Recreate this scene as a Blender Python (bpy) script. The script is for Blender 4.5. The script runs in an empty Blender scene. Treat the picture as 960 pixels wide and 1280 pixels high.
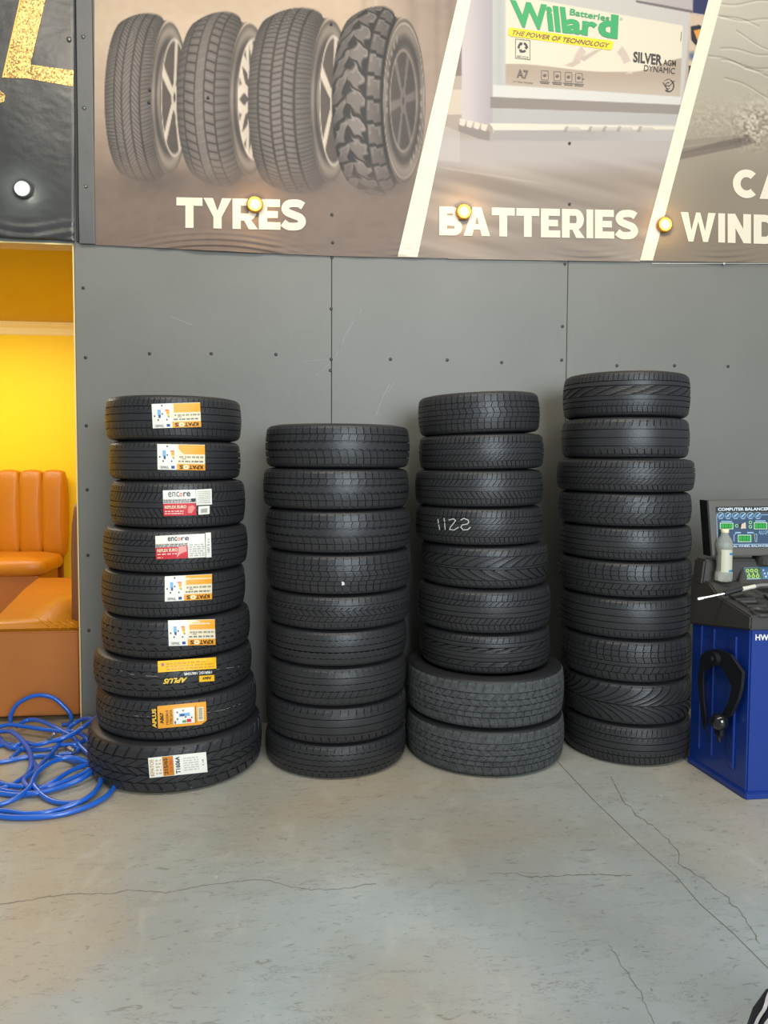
import bpy, bmesh, math, random
import numpy as np
from mathutils import Vector, Matrix
random.seed(7); RNG = np.random.RandomState(7)
S = bpy.context.scene
C = S.collection
PI = math.pi

# ------------------------------------------------------------------ camera
F, CX, CY = 924.0, 480.0, 616.0          # focal length in pixels of the 960x1280 frame
YAW, PITCH, ROLL = math.radians(6.3), math.radians(2.7), 0.005
CAM = Vector((0, -3.80, 1.37))
fw = Vector((math.sin(YAW)*math.cos(PITCH), math.cos(YAW)*math.cos(PITCH), -math.sin(PITCH)))
r0 = Vector((math.cos(YAW), -math.sin(YAW), 0)); u0 = r0.cross(fw)
rt_ = r0*math.cos(ROLL) + u0*math.sin(ROLL); up_ = u0*math.cos(ROLL) - r0*math.sin(ROLL)
cam = bpy.data.cameras.new('camera'); camo = bpy.data.objects.new('camera', cam); C.objects.link(camo)
M = Matrix((rt_, up_, -fw)).transposed().to_4x4(); M.translation = CAM; camo.matrix_world = M
cam.lens = F/1280*36; cam.sensor_width = 36; cam.shift_y = -(640-CY)/1280; cam.clip_start = 0.05
S.camera = camo

# ------------------------------------------------------------------ light
S.view_settings.view_transform = 'Standard'; S.view_settings.look = 'None'
S.view_settings.gamma = 1; S.view_settings.use_curve_mapping = False
S.view_settings.exposure = 0.0
W = bpy.data.worlds.new('world'); S.world = W; W.use_nodes = True
W.node_tree.nodes['Background'].inputs[0].default_value = (0.80, 0.90, 1.0, 1)
W.node_tree.nodes['Background'].inputs[1].default_value = 0.34

def area(name, loc, target, sx, sy, power, col):
    l = bpy.data.lights.new(name, 'AREA'); l.shape = 'RECTANGLE'; l.size = sx; l.size_y = sy
    l.energy = power; l.color = col
    o = bpy.data.objects.new(name, l); C.objects.link(o); o.location = loc
    o.rotation_euler = (Vector(target)-Vector(loc)).to_track_quat('-Z', 'Y').to_euler()
    return o
area('ceiling_lamp_light', (0.3, -2.6, 4.6), (0.3, -0.2, 1.8), 5.0, 0.7, 128, (1.0, 0.91, 0.76))
area('daylight_from_open_shutter', (1.8, -7.6, 2.5), (0.3, -1.6, 0.0), 3.2, 3.2, 470, (0.82, 0.92, 1.0))
area('lounge_ceiling_light', (-2.4, 1.5, 2.45), (-2.4, 1.7, 0), 1.6, 1.2, 46, (1.0, 0.93, 0.80))

# ------------------------------------------------------------------ pixel <-> place helpers (a pixel and a real plane give a point)
def ray(px, py): return fw + rt_*((px-CX)/F) + up_*((CY-py)/F)
def on_y(px, py, y): d = ray(px, py); return CAM + d*((y-CAM.y)/d.y)
def on_z(px, py, z): d = ray(px, py); return CAM + d*((z-CAM.z)/d.z)
def on_x(px, py, x): d = ray(px, py); return CAM + d*((x-CAM.x)/d.x)
def dep(px, py, t): return CAM + ray(px, py)*t

# ------------------------------------------------------------------ materials
def lin(c):
    return tuple(((v/255)/12.92 if v/255 <= .04045 else ((v/255+.055)/1.055)**2.4) for v in c)
def mat(name, col, rough=.5, metal=0, bump=0, bscale=60, var=0, vscale=4, spec=.5, emit=None, estr=0, col2=None, coat=0):
    m = bpy.data.materials.new(name); m.use_nodes = True
    nt = m.node_tree; b = nt.nodes['Principled BSDF']; N = nt.nodes.new; L = nt.links.new
    c = lin(col) + (1,)
    b.inputs['Base Color'].default_value = c; b.inputs['Roughness'].default_value = rough
    b.inputs['Metallic'].default_value = metal; b.inputs['Specular IOR Level'].default_value = spec
    if coat: b.inputs['Coat Weight'].default_value = coat
    tc = N('ShaderNodeTexCoord')
    if var or col2:
        n = N('ShaderNodeTexNoise'); n.inputs['Scale'].default_value = vscale; n.inputs['Detail'].default_value = 6
        L(tc.outputs['Object'], n.inputs['Vector'])
        r = N('ShaderNodeValToRGB'); r.color_ramp.elements[0].position = .3; r.color_ramp.elements[1].position = .7
        lo = tuple(v*(1-var) for v in c[:3]); hi = lin(col2) if col2 else tuple(min(1, v*(1+var)) for v in c[:3])
        r.color_ramp.elements[0].color = lo+(1,); r.color_ramp.elements[1].color = hi+(1,)
        L(n.outputs['Fac'], r.inputs['Fac']); L(r.outputs['Color'], b.inputs['Base Color'])
    if bump:
        n2 = N('ShaderNodeTexNoise'); n2.inputs['Scale'].default_value = bscale; n2.inputs['Detail'].default_value = 4
        L(tc.outputs['Object'], n2.inputs['Vector'])
        bp = N('ShaderNodeBump'); bp.inputs['Strength'].default_value = bump; bp.inputs['Distance'].default_value = .004
        L(n2.outputs['Fac'], bp.inputs['Height']); L(bp.outputs['Normal'], b.inputs['Normal'])
    if emit:
        b.inputs['Emission Color'].default_value = lin(emit)+(1,); b.inputs['Emission Strength'].default_value = estr
    return m
def attr_mat(name, rough=.5, coat=0, spec=.5):
    m = bpy.data.materials.new(name); m.use_nodes = True
    nt = m.node_tree; b = nt.nodes['Principled BSDF']; a = nt.nodes.new('ShaderNodeVertexColor'); a.layer_name = 'print'
    nt.links.new(a.outputs['Color'], b.inputs['Base Color']); b.inputs['Roughness'].default_value = rough
    b.inputs['Specular IOR Level'].default_value = spec; b.inputs['Coat Weight'].default_value = coat
    return m
def glass(name, col=(255, 255, 255), rough=.03):
    m = mat(name, col, rough); b = m.node_tree.nodes['Principled BSDF']
    b.inputs['Transmission Weight'].default_value = 1; b.inputs['IOR'].default_value = 1.2
    return m

# ------------------------------------------------------------------ mesh helpers
def link(name, me, m=None, parent=None, smooth=False):
    o = bpy.data.objects.new(name, me); C.objects.link(o)
    if m is not None and not me.materials:
        for k in (m if isinstance(m, (list, tuple)) else [m]): me.materials.append(k)
    if parent: o.parent = parent
    if smooth: me.polygons.foreach_set('use_smooth', [True]*len(me.polygons))
    return o
def obj(name, bm, m, parent=None, smooth=False):
    me = bpy.data.meshes.new(name); bm.to_mesh(me); bm.free()
    return link(name, me, m, parent, smooth)
def pydata(name, V, Fc, m, parent=None, smooth=False, idx=None):
    me = bpy.data.meshes.new(name); me.from_pydata([tuple(v) for v in V], [], Fc); me.update()
    o = link(name, me, m, parent, smooth)
    if idx is not None: me.polygons.foreach_set('material_index', idx)
    return o
def tag(o, label=None, cat=None, group=None, kind=None):
    if label: o['label'] = label
    if cat: o['category'] = cat
    if group: o['group'] = group
    if kind: o['kind'] = kind
    return o
def empty(name, loc=(0, 0, 0), label=None, cat=None, group=None, kind=None):
    o = bpy.data.objects.new(name, None); C.objects.link(o); o.location = loc; o.empty_display_size = .1
    return tag(o, label, cat, group, kind)
def keep(ch, root):
    """parent a world-built child to a root without moving it"""
    ch.parent = root; ch.matrix_parent_inverse = Matrix.Translation(root.location).inverted(); return ch
def add_box(bm, c, s, bev=0, seg=2, rot=None):
    r = bmesh.ops.create_cube(bm, size=1)
    mt = Matrix.Translation(c) @ (rot.to_4x4() if rot else Matrix.Identity(4)) @ Matrix.Diagonal((*s, 1))
    bmesh.ops.transform(bm, matrix=mt, verts=r['verts'])
    if bev:
        es = list({e for v in r['verts'] for e in v.link_edges})
        bmesh.ops.bevel(bm, geom=es, offset=bev, segments=seg, affect='EDGES', profile=.5)
def add_cyl(bm, p0, p1, r, r2=None, seg=20, caps=True):
    p0, p1 = Vector(p0), Vector(p1); d = p1-p0
    mt = Matrix.Translation((p0+p1)/2) @ d.to_track_quat('Z', 'Y').to_matrix().to_4x4()
    bmesh.ops.create_cone(bm, cap_ends=caps, segments=seg, radius1=r, radius2=r if r2 is None else r2, depth=d.length, matrix=mt)
def add_sphere(bm, c, r, sx=1, sy=1, sz=1, u=16, v=10):
    bmesh.ops.create_uvsphere(bm, u_segments=u, v_segments=v, radius=r, matrix=Matrix.Translation(c) @ Matrix.Diagonal((sx, sy, sz, 1)))
def add_lathe(bm, prof, c=(0, 0, 0), seg=24, axis=None):
    mt = Matrix.Translation(c) @ (Vector(axis).to_track_quat('Z', 'Y').to_matrix().to_4x4() if axis else Matrix.Identity(4))
    rings = []
    for r, z in prof:
        rings.append([bm.verts.new(mt @ Vector((r*math.cos(2*PI*k/seg), r*math.sin(2*PI*k/seg), z))) for k in range(seg)])
    for a, b in zip(rings[:-1], rings[1:]):
        for k in range(seg):
            bm.faces.new((a[k], a[(k+1) % seg], b[(k+1) % seg], b[k]))
    for rg, fl in ((rings[0], True), (rings[-1], False)):
        if fl: rg = rg[::-1]
        bm.faces.new(rg)
def add_prism(bm, pts, d):
    """closed outline (3D points, planar) extruded by vector d"""
    a = [bm.verts.new(p) for p in pts]; b = [bm.verts.new(Vector(p)+Vector(d)) for p in pts]; n = len(pts)
    fs = [bm.faces.new(a), bm.faces.new(b[::-1])]
    for k in range(n): fs.append(bm.faces.new((a[k], b[k], b[(k+1) % n], a[(k+1) % n])))
    bmesh.ops.recalc_face_normals(bm, faces=fs)
def catmull(P, n=8):
    P = [Vector(p) for p in P]; Q = [P[0]*2-P[1]]+P+[P[-1]*2-P[-2]]; out = []
    for i in range(1, len(Q)-2):
        a, b, c, d = Q[i-1:i+3]
        for k in range(n):
            t = k/n
            out.append(.5*((2*b)+(c-a)*t+(2*a-5*b+4*c-d)*t*t+(3*b-a-3*c+d)*t**3))
    out.append(P[-1]); return out
def add_tube(bm, pts, r, seg=10):
    rings = []; nrm = None
    for i, p in enumerate(pts):
        t = (pts[min(i+1, len(pts)-1)]-pts[max(i-1, 0)]).normalized()
        if nrm is None: nrm = t.orthogonal().normalized()
        nrm = (nrm-t*nrm.dot(t)).normalized(); bn = t.cross(nrm)
        rr = r(i/(len(pts)-1)) if callable(r) else r
        rings.append([bm.verts.new(p+(nrm*math.cos(2*PI*k/seg)+bn*math.sin(2*PI*k/seg))*rr) for k in range(seg)])
    for a, b in zip(rings[:-1], rings[1:]):
        for k in range(seg): bm.faces.new((a[k], a[(k+1) % seg], b[(k+1) % seg], b[k]))
    bm.faces.new(rings[0][::-1]); bm.faces.new(rings[-1])

# ------------------------------------------------------------------ flat print: polygons and lettering laid on any surface
_tc = {}
def glyphs(s, off=0.0, shear=0.0):
    key = (s, off, shear)
    if key in _tc: return _tc[key]
    cu = bpy.data.curves.new('t', 'FONT'); cu.body = s; cu.offset = off; cu.shear = shear; cu.resolution_u = 3
    o = bpy.data.objects.new('t', cu); C.objects.link(o)
    dg = bpy.context.evaluated_depsgraph_get(); me = bpy.data.meshes.new_from_object(o.evaluated_get(dg))
    V = np.array([v.co[:2] for v in me.vertices]); Fc = [tuple(p.vertices) for p in me.polygons]
    C.objects.unlink(o); bpy.data.objects.remove(o); bpy.data.curves.remove(cu); bpy.data.meshes.remove(me)
    mn, mx = V.min(0), V.max(0); V = (V-mn)/(mx-mn)
    _tc[key] = (V, Fc); return _tc[key]
class Print:
    def __init__(s, fn): s.fn = fn; s.V = []; s.F = []; s.I = []; s.M = []
    def mi(s, m):
        if m not in s.M: s.M.append(m)
        return s.M.index(m)
    def poly(s, pts, m, layer=0):
        b = len(s.V); s.V += [s.fn(x, y, layer) for x, y in pts]; s.F.append(tuple(range(b, b+len(pts)))); s.I.append(s.mi(m))
    def quad(s, TL, TR, BL, m, layer=0, nx=1, ny=1, BR=None):
        if BR is None: BR = (TR[0]+BL[0]-TL[0], TR[1]+BL[1]-TL[1])
        b = len(s.V); k = s.mi(m)
        for j in range(ny+1):
            for i in range(nx+1):
                u, v = i/nx, j/ny
                x = (TL[0]*(1-u)+TR[0]*u)*(1-v)+(BL[0]*(1-u)+BR[0]*u)*v
                y = (TL[1]*(1-u)+TR[1]*u)*(1-v)+(BL[1]*(1-u)+BR[1]*u)*v
                s.V.append(s.fn(x, y, layer))
        for j in range(ny):
            for i in range(nx):
                a = b+j*(nx+1)+i; s.F.append((a, a+nx+1, a+nx+2, a+1)); s.I.append(k)
    def rect(s, x0, y0, x1, y1, m, layer=0, nx=1, ny=1): s.quad((x0, y0), (x1, y0), (x0, y1), m, layer, nx, ny)
    def line(s, pts, w, m, layer=0):
        for (ax, ay), (bx, by) in zip(pts[:-1], pts[1:]):
            L = math.hypot(bx-ax, by-ay) or 1; ex, ey = (bx-ax)/L*w*.3, (by-ay)/L*w*.3
            nx, ny = -(by-ay)/L*w/2, (bx-ax)/L*w/2
            s.poly([(ax-ex+nx, ay-ey+ny), (ax-ex-nx, ay-ey-ny), (bx+ex-nx, by+ey-ny), (bx+ex+nx, by+ey+ny)], m, layer)
    def text(s, st, TL, TR, BL, m, layer=1, off=0.0, shear=0.0):
        V, Fc = glyphs(st, off, shear); b = len(s.V)
        for u, v in V:
            v = 1-v
            s.V.append(s.fn(TL[0]+(TR[0]-TL[0])*u+(BL[0]-TL[0])*v, TL[1]+(TR[1]-TL[1])*u+(BL[1]-TL[1])*v, layer))
        k = s.mi(m)
        for f in Fc: s.F.append(tuple(b+i for i in f)); s.I.append(k)
    def ring(s, cx, cy, rx, ry, w, m, layer=1, n=16, a0=0, a1=2*PI):
        for k in range(n):
            a, b = a0+(a1-a0)*k/n, a0+(a1-a0)*(k+1)/n
            s.poly([(cx+rx*math.cos(a), cy+ry*math.sin(a)), (cx+rx*math.cos(b), cy+ry*math.sin(b)),
                    (cx+(rx-w)*math.cos(b), cy+(ry-w)*math.sin(b)), (cx+(rx-w)*math.cos(a), cy+(ry-w)*math.sin(a))], m, layer)
    def disc(s, cx, cy, rx, ry, m, layer=1, n=14):
        s.poly([(cx+rx*math.cos(2*PI*k/n), cy+ry*math.sin(2*PI*k/n)) for k in range(n)], m, layer)
    def build(s, name, parent=None):
        o = pydata(name, s.V, s.F, None, None, idx=None)
        for m in s.M: o.data.materials.append(m)
        o.data.polygons.foreach_set('material_index', s.I)
        if parent: keep(o, parent)
        return o

INK = {}
def ink(r, g, b, rough=.5):
    k = (r, g, b)
    if k not in INK: INK[k] = mat('ink_%d_%d_%d' % k, k, rough)
    return INK[k]

#@@SHELL
# ================================================================== SHELL
wall_paint = mat('dark_grey_wall_paint', (112, 111, 104), .5, bump=.25, bscale=25, var=.07, vscale=1.6)
def plane_x(px, y=0, py=700): return on_y(px, py, y).x
XL = plane_x(98); XR = plane_x(1130)
ZT = on_y(300, -60, 0).z
XLB = on_y(102.5, 893, 0).x; zh = on_y(50, 303, 0).z
wall = empty('wall_back', (0, 0, 0), kind='structure')
bm = bmesh.new(); add_prism(bm, [Vector((XLB, .031, 0)), Vector((XR, .031, 0)), Vector((XR, .031, ZT)), Vector((XL, .031, ZT)), Vector((XL, .031, zh))], (0, .078, 0)); keep(obj('backing_board', bm, mat('backing', (60, 60, 58), .8)), wall)
edges = [XL, plane_x(414), plane_x(704), XR]
for a, b in zip(edges[:-1], edges[1:]):
    al = XLB if a == XL else a        # the first sheet's edge leans a little
    bm = bmesh.new(); add_prism(bm, [Vector((al+.0015, 0, 0)), Vector((b-.0015, 0, 0)), Vector((b-.0015, 0, ZT)), Vector((a+.0015, 0, ZT)), Vector((a+.0015, 0, zh))], (0, .03, 0))
    bmesh.ops.bevel(bm, geom=bm.edges[:], offset=.0012, segments=1, affect='EDGES')
    keep(obj('wall_panel', bm, wall_paint), wall)
zh = on_y(50, 303, 0).z            # underside of the header over the lounge opening
XLL = plane_x(-240)
bm = bmesh.new(); add_box(bm, ((XLL+XL)/2, .055, (zh+ZT)/2), (XL-XLL-.002, .11, ZT-zh)); keep(obj('header_panel', bm, wall_paint), wall)
edge_m = mat('cream_sealant_edge', (225, 200, 140), .7)
bm = bmesh.new(); add_prism(bm, [Vector((XLB-.007, -.001, 0)), Vector((XLB-.001, -.001, 0)), Vector((XL-.001, -.001, zh)), Vector((XL-.007, -.001, zh))], (0, .112, 0)); add_box(bm, ((XLL+XL)/2, .055, zh-.004), (XL-XLL, .112, .007))
keep(obj('opening_edge', bm, edge_m), wall)
# screws
screw_m = mat('dull_dark_screw', (62, 58, 56), .5, .3)
def screw(px, py, r=.0085, y=0.0, m=screw_m, par=None):
    p = on_y(px, py, y); bm = bmesh.new()
    add_lathe(bm, [(r, 0), (r*.95, .002), (r*.6, .0038), (r*.25, .0042), (r*.2, .003)], seg=12)
    o = obj('screw_head', bm, m, smooth=False); o.location = p; o.rotation_euler = (PI/2, 0, 0)
    par = par or wall
    o.parent = par; o.matrix_parent_inverse = Matrix.Translation(par.location).inverted()
for px, py in [(187,442),(264,442),(345,443),(414,386),(414,449),(413,463),(488,449),(559,450),(627,453),(703,408),(702,450),(771,457),(843,457),(910,458),
               (104,360),(107,447),(108,532),(109,612),(110,694),(111,788),(415,322),(706,330)]:
    screw(px, py)
# scuffs
P = Print(lambda x, y, l: on_y(x, y, -.0008-.0003*l)); sc = mat('pale_scuff', (138, 140, 138), .7)
for pts, w in [([(452,388),(440,405),(428,428),(420,445)], .9), ([(449,392),(434,412),(424,436)], .6), ([(487,480),(478,497),(470,520)], 1.4), ([(492,478),(484,492)], 1.0),
               ([(380,452),(420,449)], .6), ([(395,470),(412,455)], .6), ([(214,396),(240,406)], .8), ([(160,620),(158,660)], .7)]:
    P.line(pts, w, sc)
keep(P.build('scuff_mark'), wall)

# floor
def floor_material():
    m = bpy.data.materials.new('painted_concrete'); m.use_nodes = True; nt = m.node_tree; N = nt.nodes.new; L = nt.links.new
    b = nt.nodes['Principled BSDF']; tc = N('ShaderNodeTexCoord')
    def noise(sc, det, dist=0, st=(1, 1, 1)):
        mp = N('ShaderNodeMapping'); mp.inputs['Scale'].default_value = st; L(tc.outputs['Object'], mp.inputs['Vector'])
        n = N('ShaderNodeTexNoise'); n.inputs['Scale'].default_value = sc; n.inputs['Detail'].default_value = det; n.inputs['Distortion'].default_value = dist
        L(mp.outputs['Vector'], n.inputs['Vector']); return n.outputs['Fac']
    def ramp(f, p0, p1, c0=(0, 0, 0, 1), c1=(1, 1, 1, 1)):
        r = N('ShaderNodeValToRGB'); e = r.color_ramp.elements; e[0].position = p0; e[1].position = p1; e[0].color = c0; e[1].color = c1
        L(f, r.inputs['Fac']); return r.outputs['Color']
    def mixc(f, a, b_):
        x = N('ShaderNodeMix'); x.data_type = 'RGBA'
        L(f, x.inputs[0])
        for k, v in ((6, a), (7, b_)):
            if isinstance(v, tuple): x.inputs[k].default_value = v
            else: L(v, x.inputs[k])
        return x.outputs[2]
    c1 = lin((150, 158, 157))+(1,); c2 = lin((176, 186, 188))+(1,); tan = lin((184, 152, 108))+(1,); dk = lin((112, 108, 98))+(1,); pale = lin((196, 194, 180))+(1,)
    base = mixc(ramp(noise(1.3, 8), .35, .65), c1, c2)
    # worn tan area towards the lounge side
    sx = N('ShaderNodeSeparateXYZ'); L(tc.outputs['Object'], sx.inputs[0])
    mr = N('ShaderNodeMapRange'); mr.inputs[1].default_value = -.1; mr.inputs[2].default_value = -1.5; mr.inputs[3].default_value = 0; mr.inputs[4].default_value = .95
    L(sx.outputs['X'], mr.inputs[0])
    mu = N('ShaderNodeMath'); mu.operation = 'MULTIPLY'; L(mr.outputs[0], mu.inputs[0]); L(ramp(noise(1.6, 9, .6), .3, .6), mu.inputs[1])
    base = mixc(mu.outputs[0], base, tan)
    mr2 = N('ShaderNodeMapRange'); mr2.inputs[1].default_value = -2.1; mr2.inputs[2].default_value = -.9; mr2.inputs[3].default_value = 0; mr2.inputs[4].default_value = .42
    L(sx.outputs['Y'], mr2.inputs[0]); base = mixc(mr2.outputs[0], base, lin((158, 148, 122))+(1,))
    mu2 = N('ShaderNodeMath'); mu2.operation = 'MULTIPLY'; L(ramp(noise(.9, 8, .5), .42, .75), mu2.inputs[0]); mu2.inputs[1].default_value = .55
    base = mixc(mu2.outputs[0], base, tan)
    mu3 = N('ShaderNodeMath'); mu3.operation = 'MULTIPLY'; L(ramp(noise(22, 8, 1.5, (1, 2.5, 1)), .60, .72), mu3.inputs[0]); mu3.inputs[1].default_value = .6
    base = mixc(mu3.outputs[0], base, dk)
    mu4 = N('ShaderNodeMath'); mu4.operation = 'MULTIPLY'; L(ramp(noise(34, 4, .5), .70, .76), mu4.inputs[0]); mu4.inputs[1].default_value = .6
    base = mixc(mu4.outputs[0], base, pale)
    mu5 = N('ShaderNodeMath'); mu5.operation = 'MULTIPLY'; L(ramp(noise(90, 3, 0), .74, .78), mu5.inputs[0]); mu5.inputs[1].default_value = .6
    base = mixc(mu5.outputs[0], base, dk)
    mu6 = N('ShaderNodeMath'); mu6.operation = 'MULTIPLY'; L(ramp(noise(7, 10, 1.2, (1, 3, 1)), .52, .66), mu6.inputs[0]); L(ramp(noise(60, 5, 2, (1, 3, 1)), .50, .62), mu6.inputs[1])
    mu7 = N('ShaderNodeMath'); mu7.operation = 'MULTIPLY'; L(mu6.outputs[0], mu7.inputs[0]); mu7.inputs[1].default_value = .55
    base = mixc(mu7.outputs[0], base, dk)
    mu8 = N('ShaderNodeMath'); mu8.operation = 'MULTIPLY'; L(ramp(noise(5, 10, 1.0, (1.5, 1, 1)), .56, .70), mu8.inputs[0]); mu8.inputs[1].default_value = .22
    base = mixc(mu8.outputs[0], base, pale)
    L(base, b.inputs['Base Color'])
    rr = N('ShaderNodeMapRange'); rr.inputs[3].default_value = .38; rr.inputs[4].default_value = .62; L(noise(3, 6), rr.inputs[0]); L(rr.outputs[0], b.inputs['Roughness'])
    bp = N('ShaderNodeBump'); bp.inputs['Strength'].default_value = .25; bp.inputs['Distance'].default_value = .004; L(noise(40, 6), bp.inputs['Height']); L(bp.outputs['Normal'], b.inputs['Normal'])
    return m
bm = bmesh.new(); add_box(bm, (-.1, -2.2, -.05), (9.8, 12.5, .1)); floor = obj('floor', bm, floor_material()); tag(floor, kind='structure')
# cracks and the sawn joint: thin dark gaps in the paint
crack_m = mat('crack_dark', (122, 116, 102), .9); joint_m = mat('joint_dark', (124, 118, 104), .9)
def crack(pts, w, m, jit=1.5, wig=True):
    Q = []
    for (ax, ay), (bx, by) in zip(pts[:-1], pts[1:]):
        n = max(2, int(math.hypot(bx-ax, by-ay)/5))
        for k in range(n):
            t = k/n; Q.append((ax+(bx-ax)*t+(random.uniform(-jit, jit) if wig else 0), ay+(by-ay)*t+(random.uniform(-jit, jit)*.6 if wig else 0)))
    Q.append(pts[-1]); Pt = Print(lambda x, y, l: on_z(x, y, .0006))
    for i, (a, b) in enumerate(zip(Q[:-1], Q[1:])): Pt.line([a, b], .65*w*(random.uniform(.5, 1.3) if wig else 1), m)
    keep(Pt.build('crack'), floor)
crack([(0,1131),(60,1121),(95,1117),(140,1117),(160,1112),(178,1113),(208,1116),(240,1109),(285,1103),(312,1100),(340,1101),(360,1108),(385,1112),(425,1111),(470,1104)], 1.0, crack_m)
crack([(645,1091),(655,1095),(680,1096),(720,1093),(790,1094)], 1.3, crack_m)
crack([(765,972),(780,1000),(800,1022),(818,1035),(835,1050),(850,1068),(848,1080),(870,1094),(885,1103),(905,1118),(925,1140),(950,1180)], 1.5, crack_m, 2.5)
crack([(697,952),(740,998),(800,1056),(845,1095),(875,1130),(915,1165),(962,1212)], 1.5, joint_m, 0, False)
crack([(760,1180),(800,1240),(818,1280)], 1.0, crack_m, 2)
crack([(610,1092),(645,1091)], .8, crack_m)
# lounge room behind the opening
YB = 2.75
yel = mat('yellow_wall_paint', (250, 212, 6), .6, bump=.1, bscale=120)
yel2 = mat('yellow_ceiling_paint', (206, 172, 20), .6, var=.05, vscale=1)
zc = on_y(50, 404, YB).z
lx0, lx1 = -4.6, XL+.075
def slab(name, c, s, m, bev=0, kind='structure'):
    bm = bmesh.new(); add_box(bm, c, s, bev); o = obj(name, bm, m); return tag(o, kind=kind)
slab('wall_lounge_back', ((lx0+lx1)/2, YB+.05, zc/2), (lx1-lx0, .1, zc), yel)
slab('wall_lounge_right', (lx1+.05, (YB+.12)/2, zc/2), (.1, YB-.12, zc), yel)
slab('wall_lounge_left', (lx0-.05, (YB+.12)/2, zc/2), (.1, YB-.12, zc), yel)
slab('ceiling', ((lx0+lx1)/2, (YB+.12)/2, zc+.03), (lx1-lx0+.2, YB-.1, .06), yel2)
z1 = on_y(50, 418, YB-.05).z; cor = mat('cream_cornice', (250, 235, 175), .6)
bm = bmesh.new()
prof = [(0, zc), (-.075, zc), (-.07, zc-.012), (-.055, zc-.03), (-.03, zc-.045), (-.012, z1+.012), (0, z1)]
add_prism(bm, [Vector((lx0+.001, YB-.001+a, z-.001)) for a, z in prof], (lx1-lx0-.002, 0, 0)); tag(obj('trim_1', bm, cor), kind='structure')
#@@TYRES
# ================================================================== TYRES
def rt(s, R):                     # outer radius at |s| (0 mid tread .. 1 widest sidewall plane)
    s = np.abs(s); c = R-.006*(np.minimum(s, .72)/.72)**2
    k = np.clip((s-.72)/.28, 0, 1); return c-.042*(1-np.sqrt(np.clip(1-k**2, 0, 1)))
rubber = mat('tyre_rubber', (42, 42, 43), .40, bump=.25, bscale=180, var=.12, vscale=9, spec=.45)
side_m = mat('tyre_sidewall_rubber', (36, 36, 38), .45, bump=.15, bscale=120, spec=.45)
worn = mat('dusty_worn_rubber', (72, 74, 74), .7, bump=.9, bscale=160, var=.3, vscale=40, spec=.35)
def carcass(R, hs, gd):
    pr = []
    for s in np.linspace(-1, 1, 41):
        g = gd if abs(s) < .80 else gd*max(0, 1-(abs(s)-.80)/.06)
        pr.append((float(rt(s, R))-g, s*hs/2))
    top = [(R-.050, hs/2*1.0), (R-.060, hs/2*.99), (R-.066, hs/2*1.0), (R-.070, hs/2*.99), (R-.085, hs/2*.965), (R-.105, hs/2*.88), (R-.118, hs/2*.80), (R-.126, hs/2*.78), (R-.130, hs/2*.72), (R-.118, hs/2*.70), (R-.060, hs/2*.84), (R-.03, hs/2*.6), (R-.024, 0)]
    pr += top; bot = [(r, -z) for r, z in top[-2::-1]]; pr += bot
    n = 96; a = np.arange(n)*2*PI/n; V = []
    for r, z in pr: V += [(r*math.cos(t), r*math.sin(t), z) for t in a]
    m = len(pr); Fc = []
    for j in range(m):
        j2 = (j+1) % m
        for k in range(n):
            k2 = (k+1) % n; Fc.append((j*n+k, j*n+k2, j2*n+k2, j2*n+k))
    return V, Fc
def rib(R, hs, a, b, n=60, w=.14, slant=0, curve=0, lo=0, hi=1, zig=0, zn=1, rows=4, gd=.009, phase=0, sd=.85):
    w *= .80
    if n >= 44 and n < 80: n = int(n*1.25)
    if w > 0: fr = np.array([0, .02, w, w+.02]+([(w+1)/2] if zig else [])); deep = np.array([0, 1, 1, 0]+([0] if zig else []))
    else: fr = np.array([0, .25, .5, .75]); deep = np.zeros(4)
    nc = len(fr)*n; frac = (np.arange(n)[:, None]+fr[None, :]).ravel(); dp = np.tile(deep, n)
    tri = 1-4*np.abs(((frac*zn) % 1)-.5)
    T = np.concatenate([[0], np.linspace(0, 1, rows), [1]]); rows_z = []
    V = []
    for j, t in enumerate(T):
        s = a+(b-a)*t+zig*tri
        th = 2*PI*(frac+slant*(t+curve*(t*t-t)))/n+phase
        r = rt(s, R)
        if j in (0, len(T)-1): r = r-gd-.0012
        else: r = r-np.where((dp > 0) & (t >= lo-1e-6) & (t <= hi+1e-6), gd*sd, 0)
        V.append(np.stack([r*np.cos(th), r*np.sin(th), s*hs/2], 1))
    V = np.concatenate(V); k = np.arange(nc); k2 = (k+1) % nc; Fs = []
    for j in range(len(T)-1): Fs.append(np.stack([j*nc+k, j*nc+k2, (j+1)*nc+k2, (j+1)*nc+k], 1))
    return V, np.concatenate(Fs)
def SH(n=66, w=.16, slant=.3, lo=0.0, zt=0, edge=.50, hi=1.0, rows=5):     # the two shoulder ribs
    return [dict(a=edge, b=.86, n=n, w=w, slant=slant, lo=lo, hi=hi, rows=rows), dict(a=-.86, b=-edge, n=n, w=w, slant=-slant, lo=1-hi, hi=1-lo, rows=rows)]
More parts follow.
